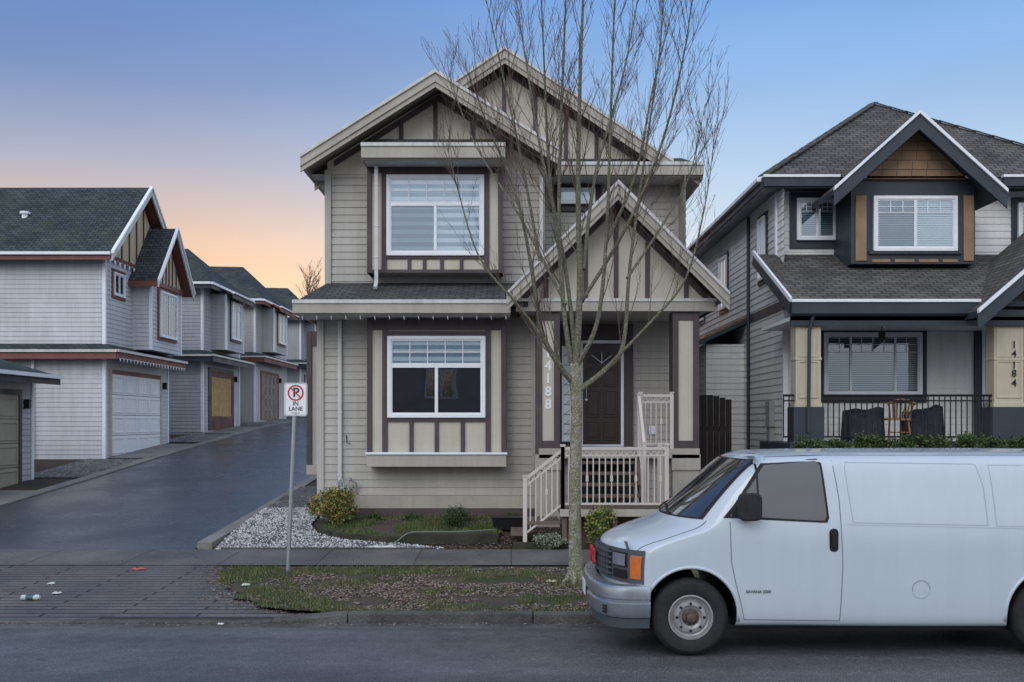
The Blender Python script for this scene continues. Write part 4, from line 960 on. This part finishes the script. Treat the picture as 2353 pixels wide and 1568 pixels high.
# ------------------------------------------------------------------ SHRUBS
def shrub(label,c,rx,ry,rz,n,ls,mats,name='shrub',group=None,upright=False):
    P=thing(name,label,'shrub',c,group); b=B(); c=Vector(c)
    for k in range(9): 
        a=k*.7; b.tube([c+Vector((0,0,-.05)),c+Vector((rx*.3*math.cos(a),ry*.3*math.sin(a),rz*.8)),c+Vector((rx*.7*math.cos(a),ry*.7*math.sin(a),rz*1.5))],[.012,.008,.003],4,LIMB,False)
    b.obj('stem',P); b=B(); cl=[]
    for i in range(34):
        d=Vector((random.gauss(0,1),random.gauss(0,1),random.gauss(0,1))).normalized()*U(.45,1.0)
        if upright: d.z=max(d.z,-.2) if i%3 else U(.6,1)
        cl.append(c+Vector((d.x*rx*.82,d.y*ry*.82,rz+d.z*rz*.85)))
    for i in range(n):
        q=random.choice(cl); p=q+Vector((random.gauss(0,.16)*rx,random.gauss(0,.16)*ry,random.gauss(0,.16 if not upright else .07)*rz))
        if p.z<c.z-.01: continue
        a=Vector((U(-1,1),U(-1,1),U(-.4,1))).normalized()*ls*U(.6,1.3); s=a.cross(Vector((U(-1,1),U(-1,1),U(-1,1)))).normalized()*ls*.32
        b.face([p,p+a*.5+s,p+a,p+a*.5-s],random.choice(mats))
    b.obj('foliage',P); return P
Y1=mat('leaf_yellow',(.33,.27,.07),.6,.35,9); Y2=mat('leaf_lime',(.22,.27,.06),.6,.35,9); D1=mat('leaf_green',(.05,.095,.028),.6,.35,9); D2=mat('leaf_deep',(.03,.06,.02),.6,.35,9); P1=mat('leaf_pale',(.34,.37,.29),.6,.3,9); O1=mat('leaf_rust',(.22,.13,.045),.6,.3,9)
d=18.6; shrub('yellow-green rounded shrub by the house corner',(X(768,d),d,.45),.48,.42,.38,6500,.05,[Y1,Y2,O1,D1])
d=18.3; shrub('small dark clipped boxwood in the garden bed',(X(1044,d),d,.46),.28,.25,.20,4200,.028,[D1,D1,D2])
d=16.75; shrub('bright yellow-green shrub beside the steps',(X(1378,d),d,.24),.28,.2,.42,1900,.055,[Y1,Y2,Y2,D1])
d=17.0; shrub('pale variegated low shrub beside the steps',(X(1262,d),d-.2,.26),.27,.18,.15,3000,.03,[P1,P1,D1])
for i,(x,y) in enumerate(((-.9,18.9),(-2.6,19.0),(-1.9,18.95),(.0,18.9))): shrub('low straggly green plant beneath the bay window',(x,y,.5),.16,.12,.09,500,.04,[D1,G1,D2],name='plant')
D3=mat('leaf_mid',(.09,.14,.04),.6,.35,9)
for i,p in enumerate((1862,1932,2005,2080,2155,2230,2305,2375)):
    shrub('dense green shrub growing before the porch',(X(p,17.9),17.9,.95+.03*U(-1,1)),.36,.34,.62,5200,.055,[D1,D3,D1,D2],group='shrubs before the porch',upright=True)
# planter, hose, litter
b=B(); x0,x1,y0,y1,z=X(1130,18.3),X(1207,18.3),18.0,18.35,.47
b.hexa([(x0+.05,y0+.04,z),(x1-.05,y0+.04,z),(x1-.05,y1-.04,z),(x0+.05,y1-.04,z),(x0,y0,z+.2),(x1,y0,z+.2),(x1,y1,z+.2),(x0,y1,z+.2)],BLACK); b.frame(x0-.02,x1+.02,z+.2,z+.215,.005,y0-.02,y1+.02,BLACK)
b.box(x0+.02,x1-.02,y0+.02,y1-.02,z+.201,z+.21,SOIL); b.obj('planter',label='empty black plastic planter tray in the garden',cat='planter',bevel=.008)
b=B(); HOSE=mat('hose_green',(.20,.25,.22),.5,.1,5)
b.tube(catmull([Vector((X(p,17.35),17.33,.40)) + Vector((0,o,h)) for k,(p,o,h) in enumerate([(1140,.35,.1),(1050,.2,.08),(980,.06,.09),(940,.0,.08),(915,-.15,-.04),(905,-.25,-.08)])],6),.009,6,HOSE); b.obj('garden_hose',label='pale green garden hose lying over the timber edging',cat='hose',smooth=2)
def crumple(name,label,cat,x,y,z,sx,sy,h,m):
    b=B(); n=6; g={}
    for i in range(n+1):
        for j in range(n+1): g[i,j]=(x+(i/n-.5)*sx*(1-.35*abs(j/n-.5))+U(-.12,.12)*sx/n*2,y+(j/n-.5)*sy+U(-.12,.12)*sy/n*2,z+.004+U(0,h)*(1 if 0<i<n and 0<j<n else .3))
    for i in range(n):
        for j in range(n): b.face([g[i,j],g[i+1,j],g[i+1,j+1],g[i,j+1]],m)
    b.obj(name,label=label,cat=cat,group='scattered litter')
PAP=mat('paper',(.55,.57,.58),.7,.25,10); WRAP=mat('wrapper_red',(.42,.12,.09),.6,.3,12)
crumple('litter','crumpled white plastic on the pebble bed','litter',X(875,17),16.98,yz(16.98)+.01,.5,.16,.06,PAP)
crumple('litter','red food wrapper lying on the paving','litter',X(320,15),14.95,lz(14.95)+.01,.22,.09,.03,WRAP)
crumple('litter','scrap of white paper on the paving','litter',X(125,14),13.9,lz(13.9)+.01,.10,.10,.03,PAP)
crumple('litter','torn white tissue on the paving','litter',X(138,13.4),13.3,lz(13.3)+.01,.12,.1,.02,PAP)
crumple('litter','small white scrap in the gutter','litter',X(510,11.8),11.75,.022,.08,.05,.02,PAP)
crumple('litter','white scrap at the verge edge','litter',X(578,14),13.7,yz(13.9)+.03,.12,.08,.03,PAP)
crumple('litter','yellowish paper scrap near the tree','litter',X(1267,14),14.0,yz(14)+.03,.16,.12,.03,mat('paper_yellow',(.5,.48,.3),.7,.15,10))
b=B(); cx=X(70,12.9); cz=lz(12.9)+.045; b.tube([(cx-.12,12.9,cz),(cx-.11,12.9,cz),(cx+.09,12.92,cz),(cx+.11,12.92,cz)],[.026,.034,.034,.026],14,PAP); b.tube([(cx-.06,12.903,cz),(cx+.05,12.917,cz)],[.0345,.0345],14,mat('can_teal',(.05,.12,.14),.35,.2,20)); b.obj('drink_can',label='white and teal drink can lying on paving',cat='can')
# ------------------------------------------------------------------ VAN
PAINT=mat('van_paint',(.49,.555,.62),.22,.03,.7,coat=.7,fine=.01,streak=.03)
VGL=mat('van_glass',(.030,.034,.036),.05,.3,1.5,spec=.9,coat=1)
RUB=mat('rubber',(.022,.022,.024),.8,.2,20,bump=.001)
PLG=mat('plastic_grey',(.075,.09,.11),.45,.1,8)
CHR=mat('bumper_chrome',(.42,.46,.51),.28,.25,4,metal=.75)
RIM=mat('rim_steel',(.40,.40,.40),.42,.25,10,metal=.5); RUST=mat('hub_rust',(.10,.075,.06),.7,.4,25)
AMB=mat('lamp_amber',(.62,.15,.025),.2,.25,10,coat=1); LENS=mat('lamp_lens',(.40,.44,.48),.10,.3,12,coat=1,metal=.6)
YC=10.84
ZR=.09
V=thing('van','white panel van parked along the kerb, slightly dirty','van',(3.4,YC,ZR))
st=[(.93,1.24,.91,.50,1.10),(.975,1.32,.965,.46,1.165),(1.12,1.42,.985,.42,1.235),(1.35,1.64,.99,.40,1.315),(1.56,1.93,.995,.38,1.395),(1.62,1.99,.995,.38,1.44),(1.85,2.13,.995,.37,1.64),(2.09,2.30,.995,.37,1.85),(2.32,2.46,.995,.37,2.035),(2.45,2.56,.995,.37,2.085),(2.75,2.8,.995,.37,2.10),(3.5,3.5,.995,.36,2.11),(4.3,4.3,.995,.36,2.11),(5.2,5.2,.995,.36,2.11),(6.3,6.3,.99,.38,2.10),(6.52,6.52,.98,.40,2.06),(6.56,6.56,.95,.44,2.0)]
def ring(s):
    Xc,Xs,w,zb,top=s; c=max(0,min(1,(top-1.395)/.66))
    w9=.80-.06*c
    z8=top-.06-.04*c
    L=[(0,zb),(.5,zb),(w9,zb),(w-.07,zb),(w-.015,zb+.07),(w-.003,min(.66,top-.4)),(w,min(.88,top-.22)),(w-.003,min(1.12,top-.13)),(w-.015,min(1.37,top-.085)),(w-.02-.055*c,(min(1.37,top-.085)+z8)/2),(w-.055-.085*c,z8),(w9,top-.028-.012*c),(.5,top-.004),(0,top+.012)]
    return [(Xc+(Xs-Xc)*(t/w)**2.6,t,z) for t,z in L]
import bmesh
bm=bmesh.new()
def fc(ps):
    vs=[bm.verts.new(p) for p in ps]; bm.faces.new(vs)
rings=[ring(s) for s in st]
for a,c in zip(rings,rings[1:]):
    for i in range(len(a)-1):
        for sg in (1,-1): fc([(p[0],YC+sg*p[1],p[2]) for p in (a[i],a[i+1],c[i+1],c[i])])
for ri in (0,-1):
    r=rings[ri]; Xc,Xs,w=st[ri][:3]; rows=[]
    cols=[r[11][1],.5,0]
    rows.append([r[3],r[2],r[1],r[0]])
    for i in range(4,10):
        z=r[i][2]; rows.append([r[i]]+[(Xc+(Xs-Xc)*(t/w)**2.6,t,z) for t in cols])
    rows.append([r[10],r[11],r[12],r[13]])
    for A_,C_ in zip(rows,rows[1:]):
        for k in range(3):
            for sg in (1,-1): fc([(p[0],YC+sg*p[1],p[2]) for p in (A_[k],A_[k+1],C_[k+1],C_[k])])
bmesh.ops.remove_doubles(bm,verts=bm.verts,dist=1e-4); bmesh.ops.recalc_face_normals(bm,faces=bm.faces)
me=bpy.data.meshes.new('vb'); bm.to_mesh(me); bm.free(); me.materials.append(PAINT); me.materials.append(BLACK)
tmp=bpy.data.objects.new('vb',me); COL.objects.link(tmp); md=tmp.modifiers.new('s','SUBSURF'); md.levels=3; md.render_levels=3
dg=bpy.context.evaluated_depsgraph_get(); me2=bpy.data.meshes.new_from_object(tmp.evaluated_get(dg)); 
bvh=BVHTree.FromPolygons([v.co.copy() for v in me2.vertices],[tuple(p.vertices) for p in me2.polygons])
tmp.modifiers.clear(); tmp.data=me2
WF,WRR,WZ=1.765,5.33,.47
cuts=[]
for wx in (WF,WRR):
    c=B(); c.tube([(wx,9.6,WZ+.03),(wx,12.1,WZ+.03)],.455,48,BLACK); co=c.obj('cutter',weld=True); cuts.append(co)
    md=tmp.modifiers.new('c','BOOLEAN'); md.object=co; md.operation='DIFFERENCE'; md.solver='EXACT'
dg=bpy.context.evaluated_depsgraph_get(); dg.update(); me3=bpy.data.meshes.new_from_object(tmp.evaluated_get(dg))
for co in cuts: bpy.data.objects.remove(co)
bpy.data.objects.remove(tmp)
for p in me3.polygons: p.use_smooth=True
me3.transform(Matrix.Translation(-W[V.name])); body=bpy.data.objects.new('body',me3); COL.objects.link(body); body.parent=V; W[body.name]=W[V.name].copy()
md=body.modifiers.new('es','EDGE_SPLIT'); md.split_angle=math.radians(40)
def sy(x,z):
    h=bvh.ray_cast(Vector((x,8,z)),Vector((0,1,0)))
    return h[0].y if h[0] else YC-.99
def fx(y,z):
    h=bvh.ray_cast(Vector((-1,y,z)),Vector((1,0,0)))
    return h[0].x if h[0] else 1.0
def topz(x,y):
    h=bvh.ray_cast(Vector((x,y,4)),Vector((0,0,-1)))
    return h[0].z if h[0] else 1.2
def patch_side(b,rows,off,m,nx=10,mir=False):
    for (z0,a0,c0),(z1,a1,c1) in zip(rows,rows[1:]):
        for k in range(nx):
            q=[]
            for (z,a,c,t) in ((z0,a0,c0,k/nx),(z0,a0,c0,(k+1)/nx),(z1,a1,c1,(k+1)/nx),(z1,a1,c1,k/nx)):
                x=a+(c-a)*t; y=sy(x,z)-off; q.append((x,2*YC-y if mir else y,z))
            b.face(q,m)
def rows_poly(poly,n=12):
    zs=[p[1] for p in poly]; z0,z1=min(zs)+.0005,max(zs)-.0005; out=[]
    for i in range(n+1):
        z=z0+(z1-z0)*i/n; xsn=[]
        for (xa,za),(xb,zb) in zip(poly,poly[1:]+poly[:1]):
            if (za-z)*(zb-z)<=0 and za!=zb: xsn.append(xa+(xb-xa)*(z-za)/(zb-za))
        out.append((z,min(xsn),max(xsn)))
    return out
def line_side(b,pts,w,off,m):
    P=[]
    for (xa,za),(xb,zb) in zip(pts,pts[1:]):
        n=max(1,int(math.hypot(xb-xa,zb-za)/.06))
        for k in range(n): P.append((xa+(xb-xa)*k/n,za+(zb-za)*k/n))
    P.append(pts[-1])
    for (xa,za),(xb,zb) in zip(P,P[1:]):
        l=math.hypot(xb-xa,zb-za) or 1; nx,nz=-(zb-za)/l*w/2,(xb-xa)/l*w/2
        b.face([(x,sy(x,z)-off,z) for x,z in ((xa-nx,za-nz),(xb-nx,zb-nz),(xb+nx,zb+nz),(xa+nx,za+nz))],m)
def vx(p): return (p-1176)*9.85/FL
def vz(q): return CH-(q-970)*9.85/FL
SEAM=mat('seam_shadow',(.12,.135,.155),.8,.1,5)
SEAML=mat('seam_shadow_soft',(.385,.435,.49),.6,.1,5)  # van paint darkened to draw soft shade along shallow lines
gpoly=[(vx(1672),vz(1196)),(vx(1700),vz(1160)),(vx(1762),vz(1072)),(vx(1775),vz(1063)),(vx(1885),vz(1061)),(vx(1892),vz(1068)),(vx(1901),vz(1190)),(vx(1896),vz(1197))]
big=[(vx(1655),vz(1200)),(vx(1690),vz(1160)),(vx(1755),vz(1068)),(vx(1770),vz(1058)),(vx(1890),vz(1056)),(vx(1897),vz(1064)),(vx(1907),vz(1192)),(vx(1902),vz(1202))]
for mir in (False,True):
    b=B(); patch_side(b,rows_poly(gpoly,14),.008,VGL,mir=mir); sw=b.obj('side_window',V,smooth=2)
    b=B(); patch_side(b,rows_poly(big,14),.004,RUB,mir=mir); b.obj('window_seal',sw)
b=B(); line_side(b,[(vx(1745),vz(1068)),(vx(1745),vz(1196))],.02,.011,RUB); b.obj('window_divider',V)
b=B()
n=14
for off,m,mg in ((.004,RUB,0),(.008,VGL,.035)):
    for i in range(n):
        for k in range(18):
            q=[]
            for (a,c) in ((i,k),(i,k+1),(i+1,k+1),(i+1,k)):
                t=(mg*.6+(1-mg*1.2)*a/n); wd=.86-.09*t-mg; y=YC+(-1+2*c/18)*wd; z=1.425+.595*t; x=fx(y,z); q.append((x-off*.9,y,z+off*.6))
            b.face(q,m)
b.obj('windshield',V,smooth=2)
for s in (-.35,.25):
    b=B(); pts=[]
    for t in (0,.3,.6,1):
        y=YC+s+.5*t; z=1.44+.06*t; pts.append((fx(y,z)-.02,y,z+.015))
    b.tube(pts,.010,6,RUB); b.obj('wiper',V)
b=B()
def hood_line(pts,w=.009):
    P=[]
    for (xa,ya),(xb,yb) in zip(pts,pts[1:]):
        k=max(1,int(math.hypot(xb-xa,yb-ya)/.04))
        for i in range(k): P.append((xa+(xb-xa)*i/k,ya+(yb-ya)*i/k))
    P.append(pts[-1])
    for (xa,ya),(xb,yb) in zip(P,P[1:]):
        l=math.hypot(xb-xa,yb-ya) or 1; nx,ny=-(yb-ya)/l*w/2,(xb-xa)/l*w/2
        b.face([(x,y,topz(x,y)+.003) for x,y in ((xa-nx,ya-ny),(xb-nx,yb-ny),(xb+nx,yb+ny),(xa+nx,ya+ny))],SEAM)
hood_line([(1.93,YC-.90),(1.5,YC-.91),(1.22,YC-.86),(1.10,YC-.74)])
b.obj('hood_seam',V)
def patch_front(b,y0,y1,z0,z1,off,m,ny=10,nz=3):
    for i in range(ny):
        for j in range(nz):
            q=[]
            for (a,c) in ((i,j),(i+1,j),(i+1,j+1),(i,j+1)):
                y=y0+(y1-y0)*a/ny; z=z0+(z1-z0)*c/nz; q.append((fx(y,min(z,1.07))-off,y,z))
            b.face(q,m)
g0,g1=.79,1.125
b=B(); patch_front(b,YC-.955,YC+.955,g0,g1,.012,PLG,40,4); gr=b.obj('grille_surround',V,smooth=2)
b=B(); patch_front(b,YC-.56,YC+.56,g0+.03,g1-.03,.018,BLACK,16,3)
for z in (.85,.905,.96,1.015,1.07):
    for k in range(14):
        y0=YC-.56+1.12*k/14;y1=YC-.56+1.12*(k+1)/14; b.hexa([(fx(y0,z)-.045,y0,z-.009),(fx(y1,z)-.045,y1,z-.009),(fx(y1,z)-.015,y1,z-.009),(fx(y0,z)-.015,y0,z-.009),(fx(y0,z)-.045,y0,z+.009),(fx(y1,z)-.045,y1,z+.009),(fx(y1,z)-.015,y1,z+.009),(fx(y0,z)-.015,y0,z+.009)],PLG)
for k in range(1,14):
    y=YC-.56+1.12*k/14; b.box(fx(y,.95)-.04,fx(y,.95)-.015,y-.006,y+.006,g0+.03,g1-.03,PLG)
b.obj('grille',V)
b=B(); TR[0]=lambda p: Vector((p.y,YC-p.x,p.z))
text(b,'GMC',.21,0,.93-.060,.965,INKR,.011,.010); TR[0]=None; b.obj('emblem',V,label='red three-letter maker emblem on the grille')
for sg in (1,-1):
    def yy(a): return YC-sg*a
    b=B(); patch_front(b,yy(.60),yy(.82),g0+.15,g1-.035,.024,BLACK,8,3); patch_front(b,yy(.615),yy(.805),g0+.165,g1-.05,.032,LENS,6,2); b.obj('headlight',V,smooth=2)
    b=B(); patch_front(b,yy(.60),yy(.82),g0+.035,g0+.125,.022,BLACK,8,2)
    b.obj('headlight',V,label='lower dark grey lamp unit')
    b=B(); patch_front(b,yy(.855),yy(.945),g0+.05,g1-.055,.022,AMB,10,4); b.obj('indicator',V,label='orange turn indicator lamp',smooth=2)
def bpath(off):
    L=[(1.36,-.985),(1.2,-.99),(1.08,-.975),(.99,-.92),(.92,-.82),(.865,-.65),(.83,-.4),(.815,0)]
    L=L+[(x,-y) for x,y in L[:-1][::-1]]; out=[]
    for i,(x,y) in enumerate(L):
        a=L[max(0,i-1)];c=L[min(len(L)-1,i+1)]; dx,dy=c[0]-a[0],c[1]-a[1]; l=math.hypot(dx,dy); nx,ny=-dy/l,dx/l
        out.append((x+nx*off,y+ny*off))
    return out
def sweep(b,prof,m):
    ps=[bpath(o) for o,z in prof]
    for i in range(len(prof)-1):
        for k in range(len(ps[0])-1):
            b.face([(ps[i][k][0],YC+ps[i][k][1],prof[i][1]),(ps[i][k+1][0],YC+ps[i][k+1][1],prof[i][1]),(ps[i+1][k+1][0],YC+ps[i+1][k+1][1],prof[i+1][1]),(ps[i+1][k][0],YC+ps[i+1][k][1],prof[i+1][1])],m)
b=B(); sweep(b,[(-.10,.785),(0,.78),(.022,.76),(.03,.72),(.03,.66),(.010,.645),(.010,.625),(.026,.61),(.02,.50),(-.0,.47),(-.06,.465)],CHR); b.obj('bumper',V,label='dull chrome wraparound front bumper',smooth=True)
b=B(); sweep(b,[(-.03,.47),(-.015,.46),(-.04,.36),(-.12,.35)],PLG)
b.obj('valance',V,smooth=True)
for s in (-1,1):
    b=B(); y0=YC+s*.80
    for k in range(3): b.hexa([(.915,y0-.10,.505+k*.03),(.895+.0,y0+.0,.505+k*.03),(.93,y0+.0,.505+k*.03),(.95,y0-.10,.505+k*.03),(.915,y0-.10,.52+k*.03),(.895,y0+.0,.52+k*.03),(.93,y0+.0,.52+k*.03),(.95,y0-.10,.52+k*.03)],BLACK)
    b.obj('bumper_vent',V)
b=B(); b.box(.775,.783,YC-.16,YC+.16,.56,.70,SIGNW); b.obj('number_plate',V)
b=B(); b.box(6.5,6.7,YC-.96,YC+.96,.45,.66,CHR); b.obj('rear_bumper',V,bevel=.03)
b=B(); b.box(1.3,6.4,YC-.75,YC+.75,.30,.42,BLACK); b.tube([(WF,YC-.75,WZ),(WF,YC+.75,WZ)],.05,8,BLACK); b.tube([(WRR,YC-.75,WZ),(WRR,YC+.75,WZ)],.07,8,BLACK); b.obj('chassis',V)
b=B(); L=lambda pts,w=.007,o=.0025,m=SEAM: line_side(b,[(vx(p),vz(q)) for p,q in pts],w,o,m)
L([(1678,1200),(1680,1290),(1690,1340),(1703,1390),(1710,1425),(1930,1428),(1936,1300),(1932,1150),(1922,1060),(1916,1048),(1760,1053)])
b.obj('door_seam',V)
for poly in ([(1955,1064),(2255,1068),(2268,1120),(2272,1208),(1962,1202),(1954,1130),(1950,1075),(1955,1064)],[(2460,1072),(2285,1070),(2288,1120),(2292,1210),(2460,1212)]):
    b=B(); L(poly,.008,.0025,SEAML); b.obj('recess_shadow_line',V)  # panel recess edges are flat strips in a painted shade tone
b=B(); line_side(b,[(vx(1947),vz(1205)),(vx(2480),vz(1217))],.012,.004,PAINT); b.obj('body_crease',V)
b=B(); line_side(b,[(vx(1700),vz(1046)),(vx(2500),vz(1046))],.02,.012,PAINT); b.obj('drip_rail',V)
b=B(); cx,cz=vx(2116),vz(1355)
for k in range(28):
    a0,a1=k*math.pi*2/28,(k+1)*math.pi*2/28; b.face([(cx+r*math.cos(a),sy(cx,cz)-.004,cz+r*math.sin(a)) for r,a in ((.089,a0),(.089,a1),(.085,a1),(.085,a0))],SEAML if k%28>14 else SEAM)
b.obj('fuel_flap',V)
b=B(); hx,hz=vx(1916),vz(1242); h=sy(hx,hz)
pp=rrect(hx-.045,hx+.045,hz-.115,hz+.115,.04,h+.003); b.prism(pp,(0,-.012,0),BLACK); b.box(hx-.025,hx+.025,h-.03,h-.009,hz-.07,hz+.07,BLACK); b.obj('door_handle',V,bevel=.006)
b=B(); hx,hz=vx(1742),vz(1360); h=sy(hx,hz); text(b,'SAVANA 2500',.040,hx,h-.004,hz,PLG,.0005,.002); b.obj('badge',V,label='small dark model lettering on the door')
b=B()
mx_,mz=vx(1716),vz(1163)
prev=None
h=sy(mx_,1.5)
for (yo,a,c) in ((-.02,.085,.10),(-.10,.11,.135),(-.16,.115,.135),(-.18,.10,.12)):
    r=rrect(mx_-a,mx_+a,mz-c,mz+c,min(a,c)*.55,h+yo-.02)
    if prev:
        for i in range(len(r)): j=(i+1)%len(r); b.face([prev[i],prev[j],r[j],r[i]],RUB)
    prev=r
b.face(prev,RUB); b.box(mx_-.02,mx_+.05,h-.05,h+.02,mz-.13,mz-.06,RUB); b.obj('mirror',V,smooth=True)
for wx in (WF,WRR):
    b=B(); pts=[]
    for k in range(25):
        a=math.radians(-8+k*196/24); x=wx+.468*math.cos(a); z=WZ+.03+.468*math.sin(a); pts.append((x,sy(x,z)+.004,z))
    b.tube(pts,.018,8,PAINT)
    b.obj('wheel_arch',V,smooth=2)
    b=B()
    for k in range(24):
        a0,a1=[math.radians(-5+t*190/24) for t in (k,k+1)]
        b.face([(wx+.45*math.cos(a0),YC-.93,WZ+.03+.45*math.sin(a0)),(wx+.45*math.cos(a1),YC-.93,WZ+.03+.45*math.sin(a1)),(wx+.45*math.cos(a1),YC+.93,WZ+.03+.45*math.sin(a1)),(wx+.45*math.cos(a0),YC+.93,WZ+.03+.45*math.sin(a0))],BLACK)
    b.obj('wheel_well',V)
    for sg in (-1,1):
        yo=YC+sg*.90
        TR[0]=(lambda p,yo=yo,sg=sg:(Vector((p.x,yo+(p.y if sg<0 else -p.y),p.z))))
        wr=WZ-ZR+.0
        b=B(); b.lathe([(.20,.0),(.215,-.045),(.245,-.062),(.30,-.070),(.335,-.066),(.350,-.052),(wr-.022,-.045),(wr-.004,-.025),(wr,0),(wr,.10),(wr-.01,.14),(wr-.05,.16),(.22,.14)],(wx,0,WZ),56,RUB)
        wh=b.obj('wheel',V,smooth=True)
        b=B(); b.lathe([(.218,-.03),(.222,-.058),(.210,-.060),(.200,-.045),(.190,-.02),(.172,-.010),(.165,-.03),(.150,-.045),(.120,-.048),(.105,-.035),(.085,-.03),(0,-.03)],(wx,0,WZ),40,RIM)
        for k in range(8):
            a=k*math.pi/4; b.tube([(wx+.135*math.cos(a),-.055,WZ+.135*math.sin(a)),(wx+.135*math.cos(a),-.04,WZ+.135*math.sin(a))],.014,8,BLACK)
        b.obj('rim',wh,smooth=True)
        b=B(); b.lathe([(.088,-.03),(.075,-.05),(.05,-.065),(.045,-.10),(.03,-.108),(0,-.11)],(wx,0,WZ),24,RUST)
        for k in range(8):
            a=k*math.pi/4+.2; b.tube([(wx+.07*math.cos(a),-.072,WZ+.07*math.sin(a)),(wx+.07*math.cos(a),-.045,WZ+.07*math.sin(a))],.010,6,RUST)
        b.obj('hub',wh,smooth=True); TR[0]=None
# ------------------------------------------------------------------ WORLD / LIGHT
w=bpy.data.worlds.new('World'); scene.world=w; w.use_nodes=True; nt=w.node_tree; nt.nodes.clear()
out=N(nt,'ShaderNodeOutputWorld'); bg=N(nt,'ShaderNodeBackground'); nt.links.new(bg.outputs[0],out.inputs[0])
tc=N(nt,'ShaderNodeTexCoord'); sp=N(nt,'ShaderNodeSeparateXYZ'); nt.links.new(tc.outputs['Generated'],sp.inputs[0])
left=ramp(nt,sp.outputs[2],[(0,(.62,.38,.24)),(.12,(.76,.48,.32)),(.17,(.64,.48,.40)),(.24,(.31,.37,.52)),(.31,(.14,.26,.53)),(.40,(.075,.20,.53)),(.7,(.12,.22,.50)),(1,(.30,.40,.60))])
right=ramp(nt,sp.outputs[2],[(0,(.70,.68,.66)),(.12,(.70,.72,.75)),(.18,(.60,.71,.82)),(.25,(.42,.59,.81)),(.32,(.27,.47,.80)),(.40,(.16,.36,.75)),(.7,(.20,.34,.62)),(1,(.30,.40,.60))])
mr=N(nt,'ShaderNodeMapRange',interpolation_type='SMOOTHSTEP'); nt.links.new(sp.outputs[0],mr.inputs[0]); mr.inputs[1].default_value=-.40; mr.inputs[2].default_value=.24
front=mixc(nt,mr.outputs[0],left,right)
back=ramp(nt,sp.outputs[2],[(0,(.42,.45,.50)),(.10,(.75,.81,.90)),(.25,(1.05,1.12,1.24)),(1,(1.0,1.12,1.36))])  # unseen sky behind the camera, brightened to light the facades
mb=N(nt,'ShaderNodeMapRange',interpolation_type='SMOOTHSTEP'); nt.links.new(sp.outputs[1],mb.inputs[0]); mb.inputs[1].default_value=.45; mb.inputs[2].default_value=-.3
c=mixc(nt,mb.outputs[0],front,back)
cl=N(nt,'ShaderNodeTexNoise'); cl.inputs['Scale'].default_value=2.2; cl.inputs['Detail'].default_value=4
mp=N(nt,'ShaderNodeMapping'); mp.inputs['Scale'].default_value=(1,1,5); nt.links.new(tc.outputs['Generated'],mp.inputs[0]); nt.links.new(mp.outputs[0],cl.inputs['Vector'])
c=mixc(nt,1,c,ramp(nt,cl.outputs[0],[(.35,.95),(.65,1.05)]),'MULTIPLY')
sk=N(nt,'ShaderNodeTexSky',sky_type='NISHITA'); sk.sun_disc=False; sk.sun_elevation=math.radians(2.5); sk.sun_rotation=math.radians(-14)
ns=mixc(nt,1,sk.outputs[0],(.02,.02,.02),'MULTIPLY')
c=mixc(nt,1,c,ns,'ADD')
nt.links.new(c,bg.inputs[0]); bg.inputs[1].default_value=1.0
ld=bpy.data.lights.new('front_fill','SUN'); ld.energy=.9; ld.angle=math.radians(35); ld.color=(1.0,.97,.93)  # soft fill added from the camera side; the dusk glow lies behind the houses
lo=bpy.data.objects.new('front_fill',ld); COL.objects.link(lo); lo.rotation_euler=(math.radians(58),0,math.radians(-22))
cam=bpy.data.cameras.new('camera'); cam.sensor_width=36; cam.lens=36*FL/2353; cam.shift_y=186/2353; cam.shift_x=0; cam.clip_end=2000; cam.clip_start=.1
co=bpy.data.objects.new('camera',cam); COL.objects.link(co); co.location=(0,0,CH); co.rotation_euler=(math.radians(90),0,0); scene.camera=co
scene.view_settings.view_transform='Standard'; scene.view_settings.look='None'; scene.view_settings.exposure=0
